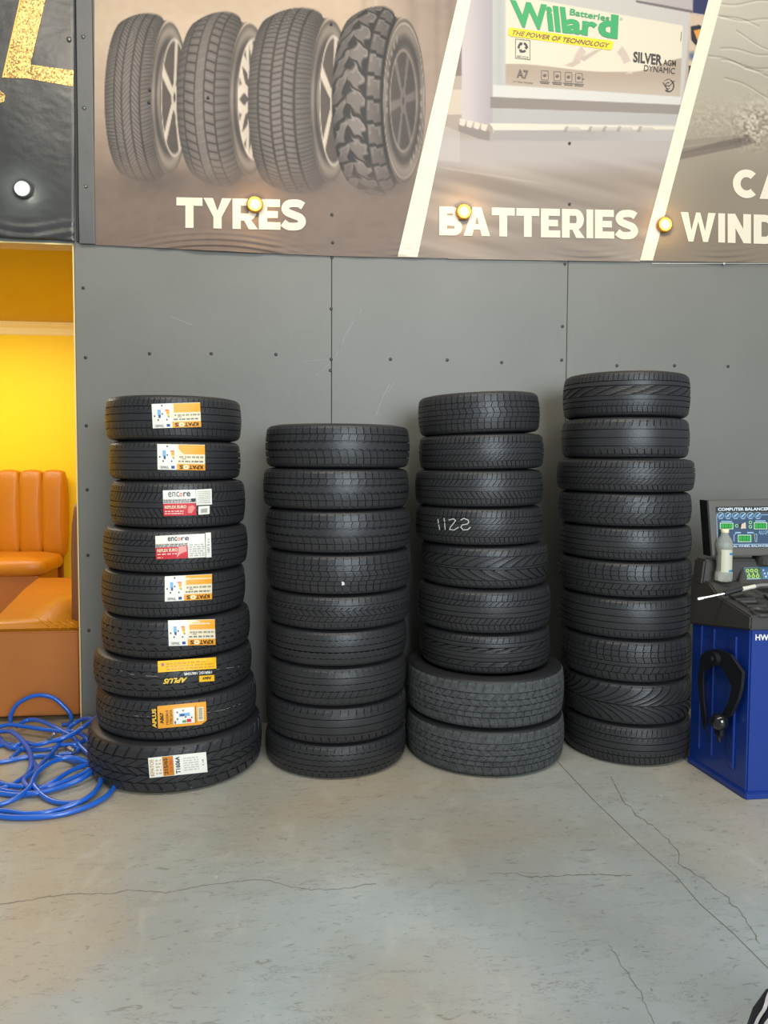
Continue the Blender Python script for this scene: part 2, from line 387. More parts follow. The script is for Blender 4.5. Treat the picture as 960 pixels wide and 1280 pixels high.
ST = {
 'touring':  SH(64, .14, .3, .2) + [dict(a=.18, b=.46, n=64, w=.10, slant=.4, lo=.5), dict(a=-.14, b=.14, w=0), dict(a=-.46, b=-.18, n=64, w=.10, slant=-.4, hi=.5)],
 'plain':    SH(60, .12, .15, .45) + [dict(a=.17, b=.46, w=0), dict(a=-.13, b=.13, w=0), dict(a=-.46, b=-.17, w=0)],
 'notched':  SH(46, .16, .25, .35, edge=.42) + [dict(a=.02, b=.38, w=0), dict(a=-.38, b=-.02, w=0)],
 'zigzag':   SH(50, .13, 0, 0, edge=.54) + [dict(a=.24, b=.50, n=50, w=.10, slant=.2, lo=0, hi=1, zig=0), dict(a=-.15, b=.15, n=50, w=0, zig=.035, zn=1), dict(a=-.50, b=-.24, n=50, w=.10, slant=-.2)],
 'square':   SH(48, .15, .1, 0, edge=.50) + [dict(a=.22, b=.47, n=48, w=.14, slant=.2), dict(a=-.04, b=.19, n=48, w=.12, slant=-.3, phase=.05), dict(a=-.26, b=-.07, n=48, w=.10, slant=.2, phase=.02), dict(a=-.47, b=-.29, n=48, w=.10, slant=0)],
 'zipper':   SH(58, .10, .1, .5, edge=.48) + [dict(a=.18, b=.45, n=58, w=.22, slant=.9, lo=.0, hi=.6), dict(a=-.15, b=.15, n=58, w=.2, slant=-.8, lo=.3, hi=1), dict(a=-.45, b=-.18, n=58, w=.12, slant=.6)],
 'wavyline': SH(60, .05, 0, .8, edge=.52) + [dict(a=.20, b=.49, n=60, w=0, zig=.03), dict(a=-.12, b=.15, w=0), dict(a=-.16+.01, b=-.10-.05, w=0), dict(a=-.49, b=-.18, n=60, w=0, zig=.03)],
 'smooth':   SH(54, .08, 0, .6, edge=.50) + [dict(a=.20, b=.47, w=0), dict(a=-.14, b=.16, n=54, w=0, zig=.02), dict(a=-.47, b=-.18, n=54, w=.08, slant=.5)],
 'chevron':  SH(88, .20, .2, 0, edge=.54) + [dict(a=.14, b=.50, n=62, w=.22, slant=.9, lo=.2), dict(a=-.10, b=.10, w=0), dict(a=-.50, b=-.14, n=62, w=.22, slant=-.9, hi=.8)],
 'ladder':   SH(80, .16, .35, 0, edge=.55) + [dict(a=.30, b=.51, n=60, w=.18, slant=.8), dict(a=.02, b=.26, w=0), dict(a=-.20, b=-.02, w=0), dict(a=-.51, b=-.24, n=60, w=.2, slant=.8)],
 'directional': [dict(a=.07, b=.54, n=34, w=.26, slant=1.5, curve=.5, lo=.12, rows=9), dict(a=.57, b=.86, n=48, w=.12, slant=.6, rows=5),
                 dict(a=-.04, b=.04, w=0), dict(a=-.54, b=-.07, n=34, w=.26, slant=-1.5, curve=-.5, hi=.88, rows=9), dict(a=-.86, b=-.57, n=48, w=.12, slant=-.6, rows=5)],
 'feather':  [dict(a=.03, b=.86, n=38, w=.24, slant=2.6, curve=-.8, lo=.06, rows=14), dict(a=-.86, b=-.03, n=38, w=.24, slant=-2.6, curve=.8, hi=.94, rows=14)],
 'wave':     [dict(a=.50, b=.86, n=46, w=.13, slant=.4, rows=5), dict(a=.20, b=.47, n=46, w=.13, slant=.7, rows=4, phase=-.02), dict(a=-.14, b=.17, n=46, w=.13, slant=.2, rows=4, phase=-.03),
              dict(a=-.47, b=-.17, n=46, w=.13, slant=.8, rows=4, phase=-.05), dict(a=-.86, b=-.50, n=46, w=.13, slant=-.5, rows=5)],
 'lightning': SH(66, .14, .2, 0, edge=.56) + [dict(a=.36, b=.52, w=0), dict(a=-.06, b=.32, n=22, w=.16, slant=1.3, lo=.15, hi=.9, rows=6), dict(a=-.26, b=-.10, w=0), dict(a=-.52, b=-.30, n=66, w=.08, slant=.3, hi=.6)],
 'hooks':    SH(56, .12, .3, .1, edge=.60) + [dict(a=.40, b=.56, n=28, w=0), dict(a=.12, b=.37, n=28, w=.4, slant=1.2, lo=.35, hi=.75, rows=5), dict(a=-.10, b=.09, w=0), dict(a=-.28, b=-.13, w=0), dict(a=-.56, b=-.32, n=28, w=.10, slant=.5, lo=.3)],
 'sipes':    SH(84, .22, .3, 0, edge=.52) + [dict(a=.20, b=.48, n=84, w=.18, slant=1.2), dict(a=-.12, b=.16, n=84, w=.12, slant=1.0, hi=.5), dict(a=-.48, b=-.16, n=84, w=.18, slant=1.2)],
 'winter':   SH(44, .16, .25, 0, edge=.52) + [dict(a=.26, b=.49, n=44, w=.14, slant=.1, zig=.012), dict(a=.02, b=.23, n=44, w=.14, slant=-.2, phase=.03, zig=.012), dict(a=-.16, b=-.01, w=0), dict(a=-.49, b=-.20, n=44, w=.12, slant=.4, phase=.01)],
 'zigthree': SH(52, .12, .1, .5, edge=.50) + [dict(a=.18, b=.46, n=52, w=0, zig=.03), dict(a=-.14, b=.14, n=52, w=0, zig=.03), dict(a=-.46, b=-.18, n=52, w=0, zig=.03)],
 'vanzig':   SH(50, .12, 0, .3, edge=.53) + [dict(a=.19, b=.49, n=40, w=.14, slant=.5, lo=.5, zig=.045), dict(a=-.15, b=.15, n=40, w=0, zig=.045), dict(a=-.49, b=-.19, n=40, w=.14, slant=-.5, hi=.5, zig=.045)],
 'light truck': SH(52, .14, .3, .2, edge=.50) + [dict(a=.20, b=.46, n=52, w=.18, slant=.8, zig=.02), dict(a=-.16, b=.16, n=52, w=.16, slant=-.7, lo=.4, zig=.02), dict(a=-.46, b=-.20, n=52, w=.18, slant=.8, zig=.02)],
 'allterrain': [dict(a=.50, b=.88, n=42, w=.24, slant=.4, rows=5, zig=.02), dict(a=.17, b=.45, n=42, w=.24, slant=1.1, zig=.03, rows=5), dict(a=-.13, b=.12, n=42, w=.22, slant=-.9, zig=.03, rows=4),
                dict(a=-.46, b=-.18, n=42, w=.24, slant=1.1, zig=.03, rows=5), dict(a=-.88, b=-.51, n=42, w=.24, slant=-.4, rows=5, zig=.02)],
 'wornblock': SH(50, .18, .3, .1, edge=.50) + [dict(a=.24, b=.46, n=50, w=.2, slant=.5, zig=.02), dict(a=.0, b=.20, n=50, w=.16, slant=-.5, zig=.02), dict(a=-.24, b=-.04, n=50, w=.16, slant=.5, zig=.02), dict(a=-.46, b=-.28, n=50, w=.12, slant=0, zig=.02)],
}
TY = []
def tyre(px, py_top, py_bot, z0, z1, yc, wpx, style, label, group, tilt=(0, 0), gd=.009, m=rubber):
    pm = on_y((px[0]+px[1])/2, (py_top+py_bot)/2, yc)
    d = (pm-CAM).dot(fw); k = (wpx/2)/F; R = k*d/math.sqrt(1+k*k)+.002
    hs = z1-z0-.001; x = pm.x
    root = empty('tyre', (x, yc, (z0+z1)/2), label, 'tyre', group)
    V, Fc = carcass(R, hs, gd); me = bpy.data.meshes.new('sidewall'); me.from_pydata(V, [], Fc); me.update()
    c = link('sidewall', me, side_m, root, True)
    Vs, Fs, b = [], [], 0; ph = random.uniform(0, 6)
    for rs in ST[style]:
        rs = dict(rs); rs['phase'] = rs.get('phase', 0)+ph
        v, f = rib(R, hs, gd=gd, **rs); Vs.append(v); Fs.append(f+b); b += len(v)
    V = np.concatenate(Vs); Fq = np.concatenate(Fs)
    me = bpy.data.meshes.new('tread'); me.vertices.add(len(V)); me.vertices.foreach_set('co', V.ravel())
    me.loops.add(Fq.size); me.loops.foreach_set('vertex_index', Fq.ravel()); me.polygons.add(len(Fq)); me.polygons.foreach_set('loop_start', np.arange(0, Fq.size, 4))
    me.update(calc_edges=True); me.polygons.foreach_set('use_smooth', [False]*len(Fq)); link('tread', me, m, root)
    root.rotation_euler = (math.radians(tilt[0]), math.radians(tilt[1]), 0)
    t = dict(root=root, R=R, hs=hs, c=Vector((x, yc, (z0+z1)/2))); TY.append(t); return t
def stack(cols, yc, names, group):
    """cols: (left px, right px, top py, bottom py, style, [tilt]) from the top tyre down"""
    out = []; zb = []
    for i, c in enumerate(cols):
        R = (c[1]-c[0])/2/F*3.5
        zb.append(on_y((c[0]+c[1])/2, c[3], yc-R).z)
    R = (cols[0][1]-cols[0][0])/2/F*3.5; ztop = on_y((cols[0][0]+cols[0][1])/2, cols[0][2], yc-R*.93).z
    off = zb[-1]; n = len(cols)
    print('STACK', group, 'floor error %.3f' % off)
    zb = [z-off*(i/(n-1)) for i, z in enumerate(zb)]
    zb = [max(0, z-.010) for z in zb[:-1]]+[0.0]; tops = [ztop+.008]+zb[:-1]
    for i, c in enumerate(cols):
        kw = c[5] if len(c) > 5 else {}
        out.append(tyre((c[0], c[1]), c[2], c[3], zb[i], tops[i], yc+kw.pop('dy', 0), c[1]-c[0], c[4], names[i], group, **kw))
    return out
G1 = 'new stickered tyres piled beside the lounge opening'
G2 = 'used tyres piled between the stickered pile and the slim pile'
G3 = 'used tyres piled on two broad dusty ones'
G4 = 'used tyres in the tallest pile beside the blue machine'
s1 = stack([(137,300,495,547,'touring'),(141,299,545,597,'plain'),(143,305,595,657,'chevron'),(135,308,654,712,'ladder'),(133,305,705,768,'touring'),
            (133,311,755,818,'vanzig'),(124,313,806,866,'vanzig'),(127,319,845,918,'light truck'),(117,326,888,987,'allterrain',dict(gd=.010))], -.42,
  ['topmost tyre of the stickered pile, orange and white sticker, straight ribs',
   'second tyre down in the stickered pile, orange and white sticker with torn corner',
   'tyre with a red and white sticker beside two small white stickers',
   'tyre whose wide red and white sticker has an upright paper strip at its edge',
   'tyre with an orange and white sticker directly below the lower red and white one',
   'sixth tyre down in the stickered pile, orange sticker, directly above the yellow striped one',
   'zigzag-tread tyre with a long yellow strip and upside-down lettering',
   'new tyre with an orange tag clipped at one corner, second from the floor',
   'broad chunky new tyre on the floor under the stickered pile, long white sticker'], G1)
s2 = stack([(333,512,531,583,'zigzag'),(330,511,582,636,'zigzag'),(333,513,633,691,'zigzag'),(334,513,687,743,'square'),(334,512,740,787,'zipper'),
            (334,508,785,833,'wavyline'),(334,507,828,883,'smooth'),(334,507,875,930,'notched'),(333,507,915,976,'zigthree')], -.40,
  ['topmost tyre of the second pile, zigzag centre rib, faint light on its shoulder',
   'zigzag-rib tyre second from the top of the second pile',
   'zigzag-rib tyre third down in the second pile, deepest cut blocks',
   'square-block tyre fourth down in the second pile with a white fleck on it',
   'tyre with rows of zip-like slanted cuts in the middle of the second pile',
   'shiny smooth tyre with two fine wavy grooves, sixth down in the second pile',
   'smooth worn tyre third from the floor in the second pile',
   'tyre with broad shoulder notches second from the floor in the second pile',
   'bottom tyre of the second pile, standing on the floor, worn zigzag ribs'], G2)
s3 = stack([(523,673,490,538,'square',dict(tilt=(0,-2.6))),(524,678,533,584,'sipes',dict(tilt=(0,-1.5))),(519,677,583,631,'chevron',dict(tilt=(0,-.6))),(520,677,630,679,'sipes'),(526,683,677,733,'directional'),
            (522,686,729,789,'ladder'),(525,685,787,839,'hooks'),(508,702,825,908,'wornblock',dict(m=worn,gd=.004)),(507,702,890,970,'wornblock',dict(m=worn,gd=.004))], -.41,
  ['topmost slightly tilted slim tyre of the pile on two broad dusty tyres',
   'shiny tyre with fine slanted cuts, directly under the tilted slim one',
   'tyre with arrow-shaped tread cuts just above the chalk-marked one',
   'tyre with a chalk number scrawled upside down across its tread',
   'tyre with curved arrow-like directional grooves just below the chalk-marked one',
   'tyre with two ladder-like ribs of slanted cuts, below the directional-groove one',
   'smooth tyre with hooked grooves sitting directly on the broad dusty tyres',
   'upper of the two broad dusty worn tyres',
   'lower of the two broad dusty worn tyres, standing on the floor'], G3)
s4 = stack([(706,857,463,517,'lightning',dict(dy=.02)),(704,856,516,571,'notched'),(698,862,569,615,'sipes'),(700,858,613,659,'wave'),(702,858,656,703,'touring'),
            (700,858,700,750,'winter'),(702,858,746,803,'plain'),(703,858,795,858,'winter'),(705,857,849,912,'feather'),(705,857,903,966,'touring')], -.44,
  ['topmost tyre of the tallest pile, lightning-shaped centre cuts',
   'tyre with wide plain ribs and notched shoulders, second down in the tallest pile',
   'widest tyre of the tallest pile, fine sipes, third from its top',
   'tyre with long wavy cross grooves through all its ribs',
   'fine-ribbed tyre under the wavy-groove one in the tallest pile',
   'upper of the two tyres with square winter blocks in the tallest pile',
   'plain straight-ribbed tyre between the two square-block winter tyres',
   'lower of the two tyres with square winter blocks in the tallest pile',
   'tyre with feather-like fanned grooves, second from the floor',
   'bottom tyre of the tallest pile, straight ribs, on the floor beside the blue cabinet'], G4)
# ------------------------------------------------------------------ printed stickers that follow the tread
def on_tyre(t, lift=.0012):
    c, R, hs = t['c'], t['R'], t['hs']
    def f(px, py, layer):
        d = ray(px, py); ox, oy = CAM.x-c.x, CAM.y-c.y; rr = R
        for _ in range(3):
            A = d.x*d.x+d.y*d.y; B = ox*d.x+oy*d.y; K = ox*ox+oy*oy-rr*rr
            disc = max(B*B-A*K, 0); tt = (-B-math.sqrt(disc))/A; p = CAM+d*tt
            rr = float(rt((p.z-c.z)/(hs/2), R))+lift+layer*.0005
        return p
    return f
white = ink(228, 226, 214); cream = ink(226, 214, 180); orange = ink(232, 158, 40); black = ink(22, 20, 18); red = ink(198, 36, 48)
blue = ink(120, 170, 205); navy = ink(40, 70, 130); grey = ink(120, 116, 108); yellow = ink(240, 184, 20); lgrey = ink(196, 192, 182); dorange = ink(196, 120, 20)
class Frame:
    """label space u,v 0..1 on a tilted rectangle of the tyre"""
    def __init__(s, P, TL, TR, BL): s.P, s.TL, s.TR, s.BL = P, TL, TR, BL
    def p(s, u, v): return (s.TL[0]+(s.TR[0]-s.TL[0])*u+(s.BL[0]-s.TL[0])*v, s.TL[1]+(s.TR[1]-s.TL[1])*u+(s.BL[1]-s.TL[1])*v)
    def rect(s, u0, v0, u1, v1, m, layer=1):
        nx = max(1, int(abs(u1-u0)*12)); ny = max(1, int(abs(v1-v0)*6))
        s.P.quad(s.p(u0, v0), s.p(u1, v0), s.p(u0, v1), m, layer, nx, ny)
    def poly(s, pts, m, layer=1): s.P.poly([s.p(*q) for q in pts], m, layer)
    def text(s, st, u0, v0, u1, v1, m, layer=3, rot=0, off=.02, shear=0):
        if rot == 0: a, b, c = (u0, v0), (u1, v0), (u0, v1)
        elif rot == 180: a, b, c = (u1, v1), (u0, v1), (u1, v0)
        elif rot == 90: a, b, c = (u0, v1), (u0, v0), (u1, v1)      # reads upwards
        else: a, b, c = (u1, v0), (u1, v1), (u0, v0)
        s.P.text(st, s.p(*a), s.p(*b), s.p(*c), m, layer, off, shear)
    def lines(s, u0, v0, u1, v1, n, m, layer=2, seed=0):
        r = random.Random(seed)
        for k in range(n):
            v = v0+(v1-v0)*(k+.5)/n; h = (v1-v0)/n*.25; u = u0
            while u < u1-.01:
                w = r.uniform(.03, .09); e = min(u+w, u1); s.rect(u, v-h, e, v+h, m, layer); u = e+r.uniform(.01, .03)
def label(t, TL, TR, BL, name='tyre_label'):
    P = Print(on_tyre(t, .0018)); return P, Frame(P, TL, TR, BL)
def fin(P, t, text=None):
    o = P.build('tyre_label'); o.parent = t['root']; o.matrix_parent_inverse = Matrix.Translation(t['c']).inverted()
    if text: o['label'] = text
def kpatos(t, TL, TR, BL, seed=0, torn=False):
    P, f = label(t, TL, TR, BL); r = random.Random(seed)
    f.rect(0, 0, 1, 1, white, 0)
    # left data panel: bars, dots and a bottom line
    f.rect(.11, .24, .18, .48, blue); f.rect(.13, .46, .175, .58, navy); f.rect(.27, .24, .36, .30, ink(214,120,40)); f.rect(.29, .31, .36, .42, orange); f.rect(.31, .42, .35, .54, yellow); f.rect(.33, .50, .36, .57, ink(110,150,60))
    for u, v in [(.21, .08), (.05, .50), (.21, .42), (.12, .66), (.30, .66)]: f.rect(u-.014, v-.03, u+.014, v+.03, black)
    f.text('EPREL', .08, .86, .24, .95, grey); f.rect(.29, .84, .36, .95, navy); f.text('C1', .05, .84, .075, .95, grey, off=0)
    # right: orange block, cream data, orange name strip
    f.rect(.40, 0, 1, 1, cream, 1)
    f.rect(.45, .02, 1, .38, orange, 2)
    if torn: f.poly([(.45, .18), (.50, .30), (.56, .385), (.45, .385)], cream, 4)
    for k in range(3): f.rect(.52, .10+.08*k, .95-.08*k, .125+.08*k, ink(240, 176, 74), 3.3)
    f.lines(.46, .42, .98, .56, 1, ink(150, 140, 120), 2, seed); f.lines(.44, .60, .96, .72, 1, grey, 2, seed+1); f.rect(.52, .55, .60, .58, grey, 2)
    f.rect(.41, .76, 1, 1, orange, 2)
    f.text('KPAT', .66, .80, .95, .96, ink(70, 36, 10), 4, 180, .035); f.text('S', .46, .80, .54, .96, ink(70, 36, 10), 4, 180, .035)
    cx, cy = f.p(.60, .88); P.disc(cx, cy, 3.4, 2.8, ink(246, 226, 180), 4); P.disc(cx, cy, 1.1, .9, ink(220, 120, 60), 6)
    fin(P, t)
kpatos(s1[0], (189.5,505), (250,503), (191,535.5), 1)
kpatos(s1[1], (196.5,555), (256,556), (197,587), 2, True)
kpatos(s1[4], (206,720.5), (265,717.5), (206,752), 3)
kpatos(s1[5], (210,775.5), (268.5,774), (211,807.5), 4)
# the two red and white ones
P, f = label(s1[2], (203.5,613), (244.5,612), (204.5,645))
f.rect(0, 0, 1, 1, white, 0); f.text('enc', .16, .06, .50, .26, ink(60,56,54), 3, 0, .0); f.text('o', .50, .10, .60, .26, ink(220,90,50), 3); f.text('re', .62, .08, .84, .26, ink(60,56,54), 3)
f.rect(0, .34, 1, .52, lgrey, 1); f.lines(0.02, .36, .98, .50, 2, ink(60, 50, 48), 2, 3); f.rect(.86, .34, .99, .46, black, 3)
f.rect(0, .52, 1, 1, red, 1); f.text('REFLEX EURO', .04, .60, .70, .72, cream, 3, 0, .03); f.lines(.04, .78, .62, .96, 2, ink(236, 190, 180), 2, 5); f.poly([(.74, .9), (.76, .65), (.9, .60), (.97, .7), (.86, .92)], ink(226, 130, 120), 2)
fin(P, s1[2], 'red and white label')
P, f = label(s1[2], (245,612), (264.5,611), (245.5,631.5)); f.rect(0, 0, 1, 1, white, 0); f.lines(.08, .08, .92, .92, 7, ink(170, 168, 158), 2, 2); fin(P, s1[2], 'upper small white sticker')
P, f = label(s1[2], (248,633), (262,632), (248,643.5)); f.rect(0, 0, 1, 1, white, 0); f.rect(.2, .3, .8, .8, lgrey, 1); f.lines(.25, .32, .78, .78, 3, grey, 2, 1); fin(P, s1[2], 'lower small white sticker')
P, f = label(s1[3], (194,670), (256,667), (195,699.5))
f.rect(0, 0, 1, 1, white, 0); f.text('enc', .25, .07, .44, .25, ink(60,56,54), 3); f.text('o', .44, .10, .51, .25, ink(220,90,50), 3); f.text('re', .52, .10, .68, .25, ink(60,56,54), 3)
f.rect(0, .34, .66, .50, lgrey, 1); f.lines(.01, .36, .64, .50, 2, ink(60, 50, 48), 2, 4)
f.rect(0, .50, .65, 1, red, 1); f.text('REFLEX EURO', .03, .56, .44, .70, cream, 3, 0, .03); f.lines(.03, .74, .42, .84, 1, ink(236, 190, 180), 2, 5); f.lines(.03, .90, .14, .96, 1, cream, 2, 5); f.poly([(.42, .95), (.46, .5), (.60, .42), (.63, .7), (.5, .8)], ink(232, 150, 140), 2)
f.lines(.68, .40, .98, .95, 6, ink(176, 172, 162), 2, 6); fin(P, s1[3], 'wide red and white label')
P, f = label(s1[3], (256.8,666), (263.6,665.5), (257.6,697)); f.rect(0, 0, 1, 1, white, 0); f.text('HB7 B 6 2', .3, .25, .7, .8, grey, 2, 90, 0); fin(P, s1[3], 'narrow white paper strip')
# yellow strip with APLUS lettering
P, f = label(s1[6], (197,826.5), (270,821.5), (198,856))
f.rect(0, 0, 1, .48, yellow, 0); f.rect(.06, .10, .11, .22, ink(170, 110, 130), 1); f.lines(.14, .08, .96, .44, 3, ink(206, 150, 30), 1, 9)
f.text('195R15C 106/104R', .44, .56, .92, .68, white, 1, 180, .03)
f.rect(.70, .74, .96, 1.0, yellow, 1); f.text('A869', .76, .80, .91, .92, black, 3, 180, .03)
f.text('APLUS', .08, .76, .50, .98, ink(240, 200, 60), 1, 180, .035, .4)
fin(P, s1[6], 'yellow strip label with upside-down lettering')
P, f = label(s1[7], (189,883.5), (257.5,877), (190,911.5))
f.text('APLUS', .01, .10, .085, .95, ink(236, 190, 60), 1, 90, .04)
f.rect(.11, 0, .90, 1, orange, 0); f.rect(.90, 0, 1, .84, orange, 0); f.poly([(.90, .84), (1, .84), (.90, 1)], orange, 0)
f.text('A867', .15, .30, .22, .80, black, 3, 90, .03); f.text('195/50R15', .26, .22, .31, .86, ink(110, 60, 20), 3, 90, .02); f.text('TYRE DATA', .33, .22, .38, .86, ink(110, 60, 20), 3, 90, .02)
f.rect(.40, .18, .78, .88, white, 2); f.rect(.50, .42, .70, .56, blue, 3); f.rect(.52, .46, .60, .54, navy, 5); f.rect(.64, .70, .72, .84, red, 4); f.rect(.56, .74, .63, .84, ink(90, 150, 70), 4)
for u, v in [(.47, .36), (.58, .30), (.47, .66), (.62, .60), (.73, .64)]: f.rect(u-.012, v-.03, u+.012, v+.03, black, 4)
f.rect(.415, .74, .44, .86, navy, 4); f.rect(.80, .14, .81, .9, black, 2)
f.rect(.84, .22, .95, .84, cream, 2); 
for k in range(8): f.rect(.86, .27+.065*k, .93, .30+.065*k, grey, 4)
fin(P, s1[7], 'orange label clipped at one corner')
P, f = label(s1[8], (185,947.5), (257.5,940), (187,972.5))
f.rect(0, 0, 1, 1, white, 0); f.text('KPATOS', .02, .10, .09, .92, ink(190, 150, 90), 2, 90, .02)
f.lines(.12, .1, .22, .9, 5, ink(196, 170, 130), 1, 8); f.rect(.24, .02, .43, .98, dorange, 1); f.text('215/65', .26, .1, .33, .9, ink(90, 56, 10), 3, 90, .03); f.text('R16 98H', .36, .2, .41, .8, ink(200, 80, 30), 3, 90)
f.text('T1606A', .46, .08, .54, .92, black, 2, 90, .03); f.lines(.60, .15, .86, .85, 6, ink(190, 188, 180), 1, 7); f.text('2 18', .92, .35, .95, .65, grey, 1, 90)
fin(P, s1[8], 'white and orange label')
# thin moulding seam line and chalk
chalk = mat('chalk', (190, 190, 186), .9)
for digit in ([[(547.5,649),(548,654)], [(548.5,656),(549.5,662)]], [[(555,648),(555.6,652)], [(555.8,654),(556.4,662)]],
              [[(561,650),(567,648.5),(569.5,651),(563,659),(562,662),(568,662.5),(573,659)]],
              [[(576,650),(580,648),(585,650),(586,653),(584,655),(578,656),(576,659),(579,662.5),(585,662),(588,659)]]):
    P = Print(on_tyre(s3[3], .0006))
    for pts in digit: P.line(pts, 1.0, chalk)
    o = P.build('chalk_digit'); o.parent = s3[3]['root']; o.matrix_parent_inverse = Matrix.Translation(s3[3]['c']).inverted(); o['label'] = 'white chalk digit'
seam = mat('paint_line', (150, 146, 136), .8)
for t, segs in ((s1[6], [[(150,838),(165,843),(185,845),(197,845.5)], [(271,837),(285,835),(299,833)]]), (s1[7], [[(129,887),(150,892),(170,895),(187,896)], [(259,891),(280,887),(300,880),(317,872)]])):
  for s_ in segs:
    P = Print(on_tyre(t, .0006)); P.line(s_, .45, seam)
    o = P.build('paint_line'); o.parent = t['root']; o.matrix_parent_inverse = Matrix.Translation(t['c']).inverted()
P = Print(on_tyre(s2[3], .001)); P.poly([(427,727),(430,727.5),(431,731),(427.5,732)], mat('white_fleck', (210, 210, 205), .8)); o = P.build('white_fleck'); o.parent = s2[3]['root']; o.matrix_parent_inverse = Matrix.Translation(s2[3]['c']).inverted()
# ================================================================== BANNER (a flat print, hung on the wall)
def yb(x): return np.interp(x, [-300, 94, 118, 300, 414, 500, 700, 960, 1100], [297, 301, 306, 315, 320, 322, 325, 328.5, 330])
def wrinkle(x, y):
    """forward bulge of the sheet in metres: pulled folds near the lower hem"""
    x = np.asarray(x, float); y = np.asarray(y, float); o = 0
    for c, w, up, amp in ((270, 70, 28, 1.9), (345, 30, 20, .7), (452, 16, 16, .6), (505, 22, 30, .9), (735, 45, 22, 1.2), (590, 20, 12, .35), (905, 34, 26, 1.4)):
        e = np.exp(-((x-c)/w)**2); k = np.clip((y-(yb(x)-up))/up, 0, 1)
        o = o+amp*e*k*(.5+.5*np.sin((y+.0022*(x-c)**2*(1 if c % 2 else -.6)+.12*(x-c)*np.sin(c))*.85+c))
    return .0065*o+.0012*np.sin(x*.045+1)*np.sin(y*.019)
BY = -.009
def ban(px, py, layer=0): return on_y(px, py, BY-float(wrinkle(px, py))-layer*.0007-(.0022 if layer else 0))
def vnoise(X, Y, sx, sy, seed):
    r = np.random.RandomState(seed); g = r.rand(64, 64); x = X/sx; y = Y/sy
    xi = np.floor(x).astype(int); yi = np.floor(y).astype(int); fx = x-xi; fy = y-yi; fx = fx*fx*(3-2*fx); fy = fy*fy*(3-2*fy)
    a = g[yi % 64, xi % 64]; b = g[yi % 64, (xi+1) % 64]; c = g[(yi+1) % 64, xi % 64]; d = g[(yi+1) % 64, (xi+1) % 64]
    return (a*(1-fx)+b*fx)*(1-fy)+(c*(1-fx)+d*fx)*fy
def sm(a, b, x): t = np.clip((x-a)/(b-a), 0, 1); return t*t*(3-2*t)
def blend(col, c, m):
    m = m[..., None]; c = np.array(c, float); return col*(1-m)+c*m
def inpoly(X, Y, pts):
    m = np.ones(X.shape)
    sg = 0
    for (ax, ay), (bx, by) in zip(pts, pts[1:]+pts[:1]): sg += (bx-ax)*(by+ay)
    for (ax, ay), (bx, by) in zip(pts, pts[1:]+pts[:1]):
        L = math.hypot(bx-ax, by-ay); d = ((X-ax)*(by-ay)-(Y-ay)*(bx-ax))/L*(-1 if sg > 0 else 1)
        m = m*np.clip(.5-d, 0, 1)
    return m
def band(x, c, w): return np.clip(1-np.abs(x-c)/w, 0, 1)
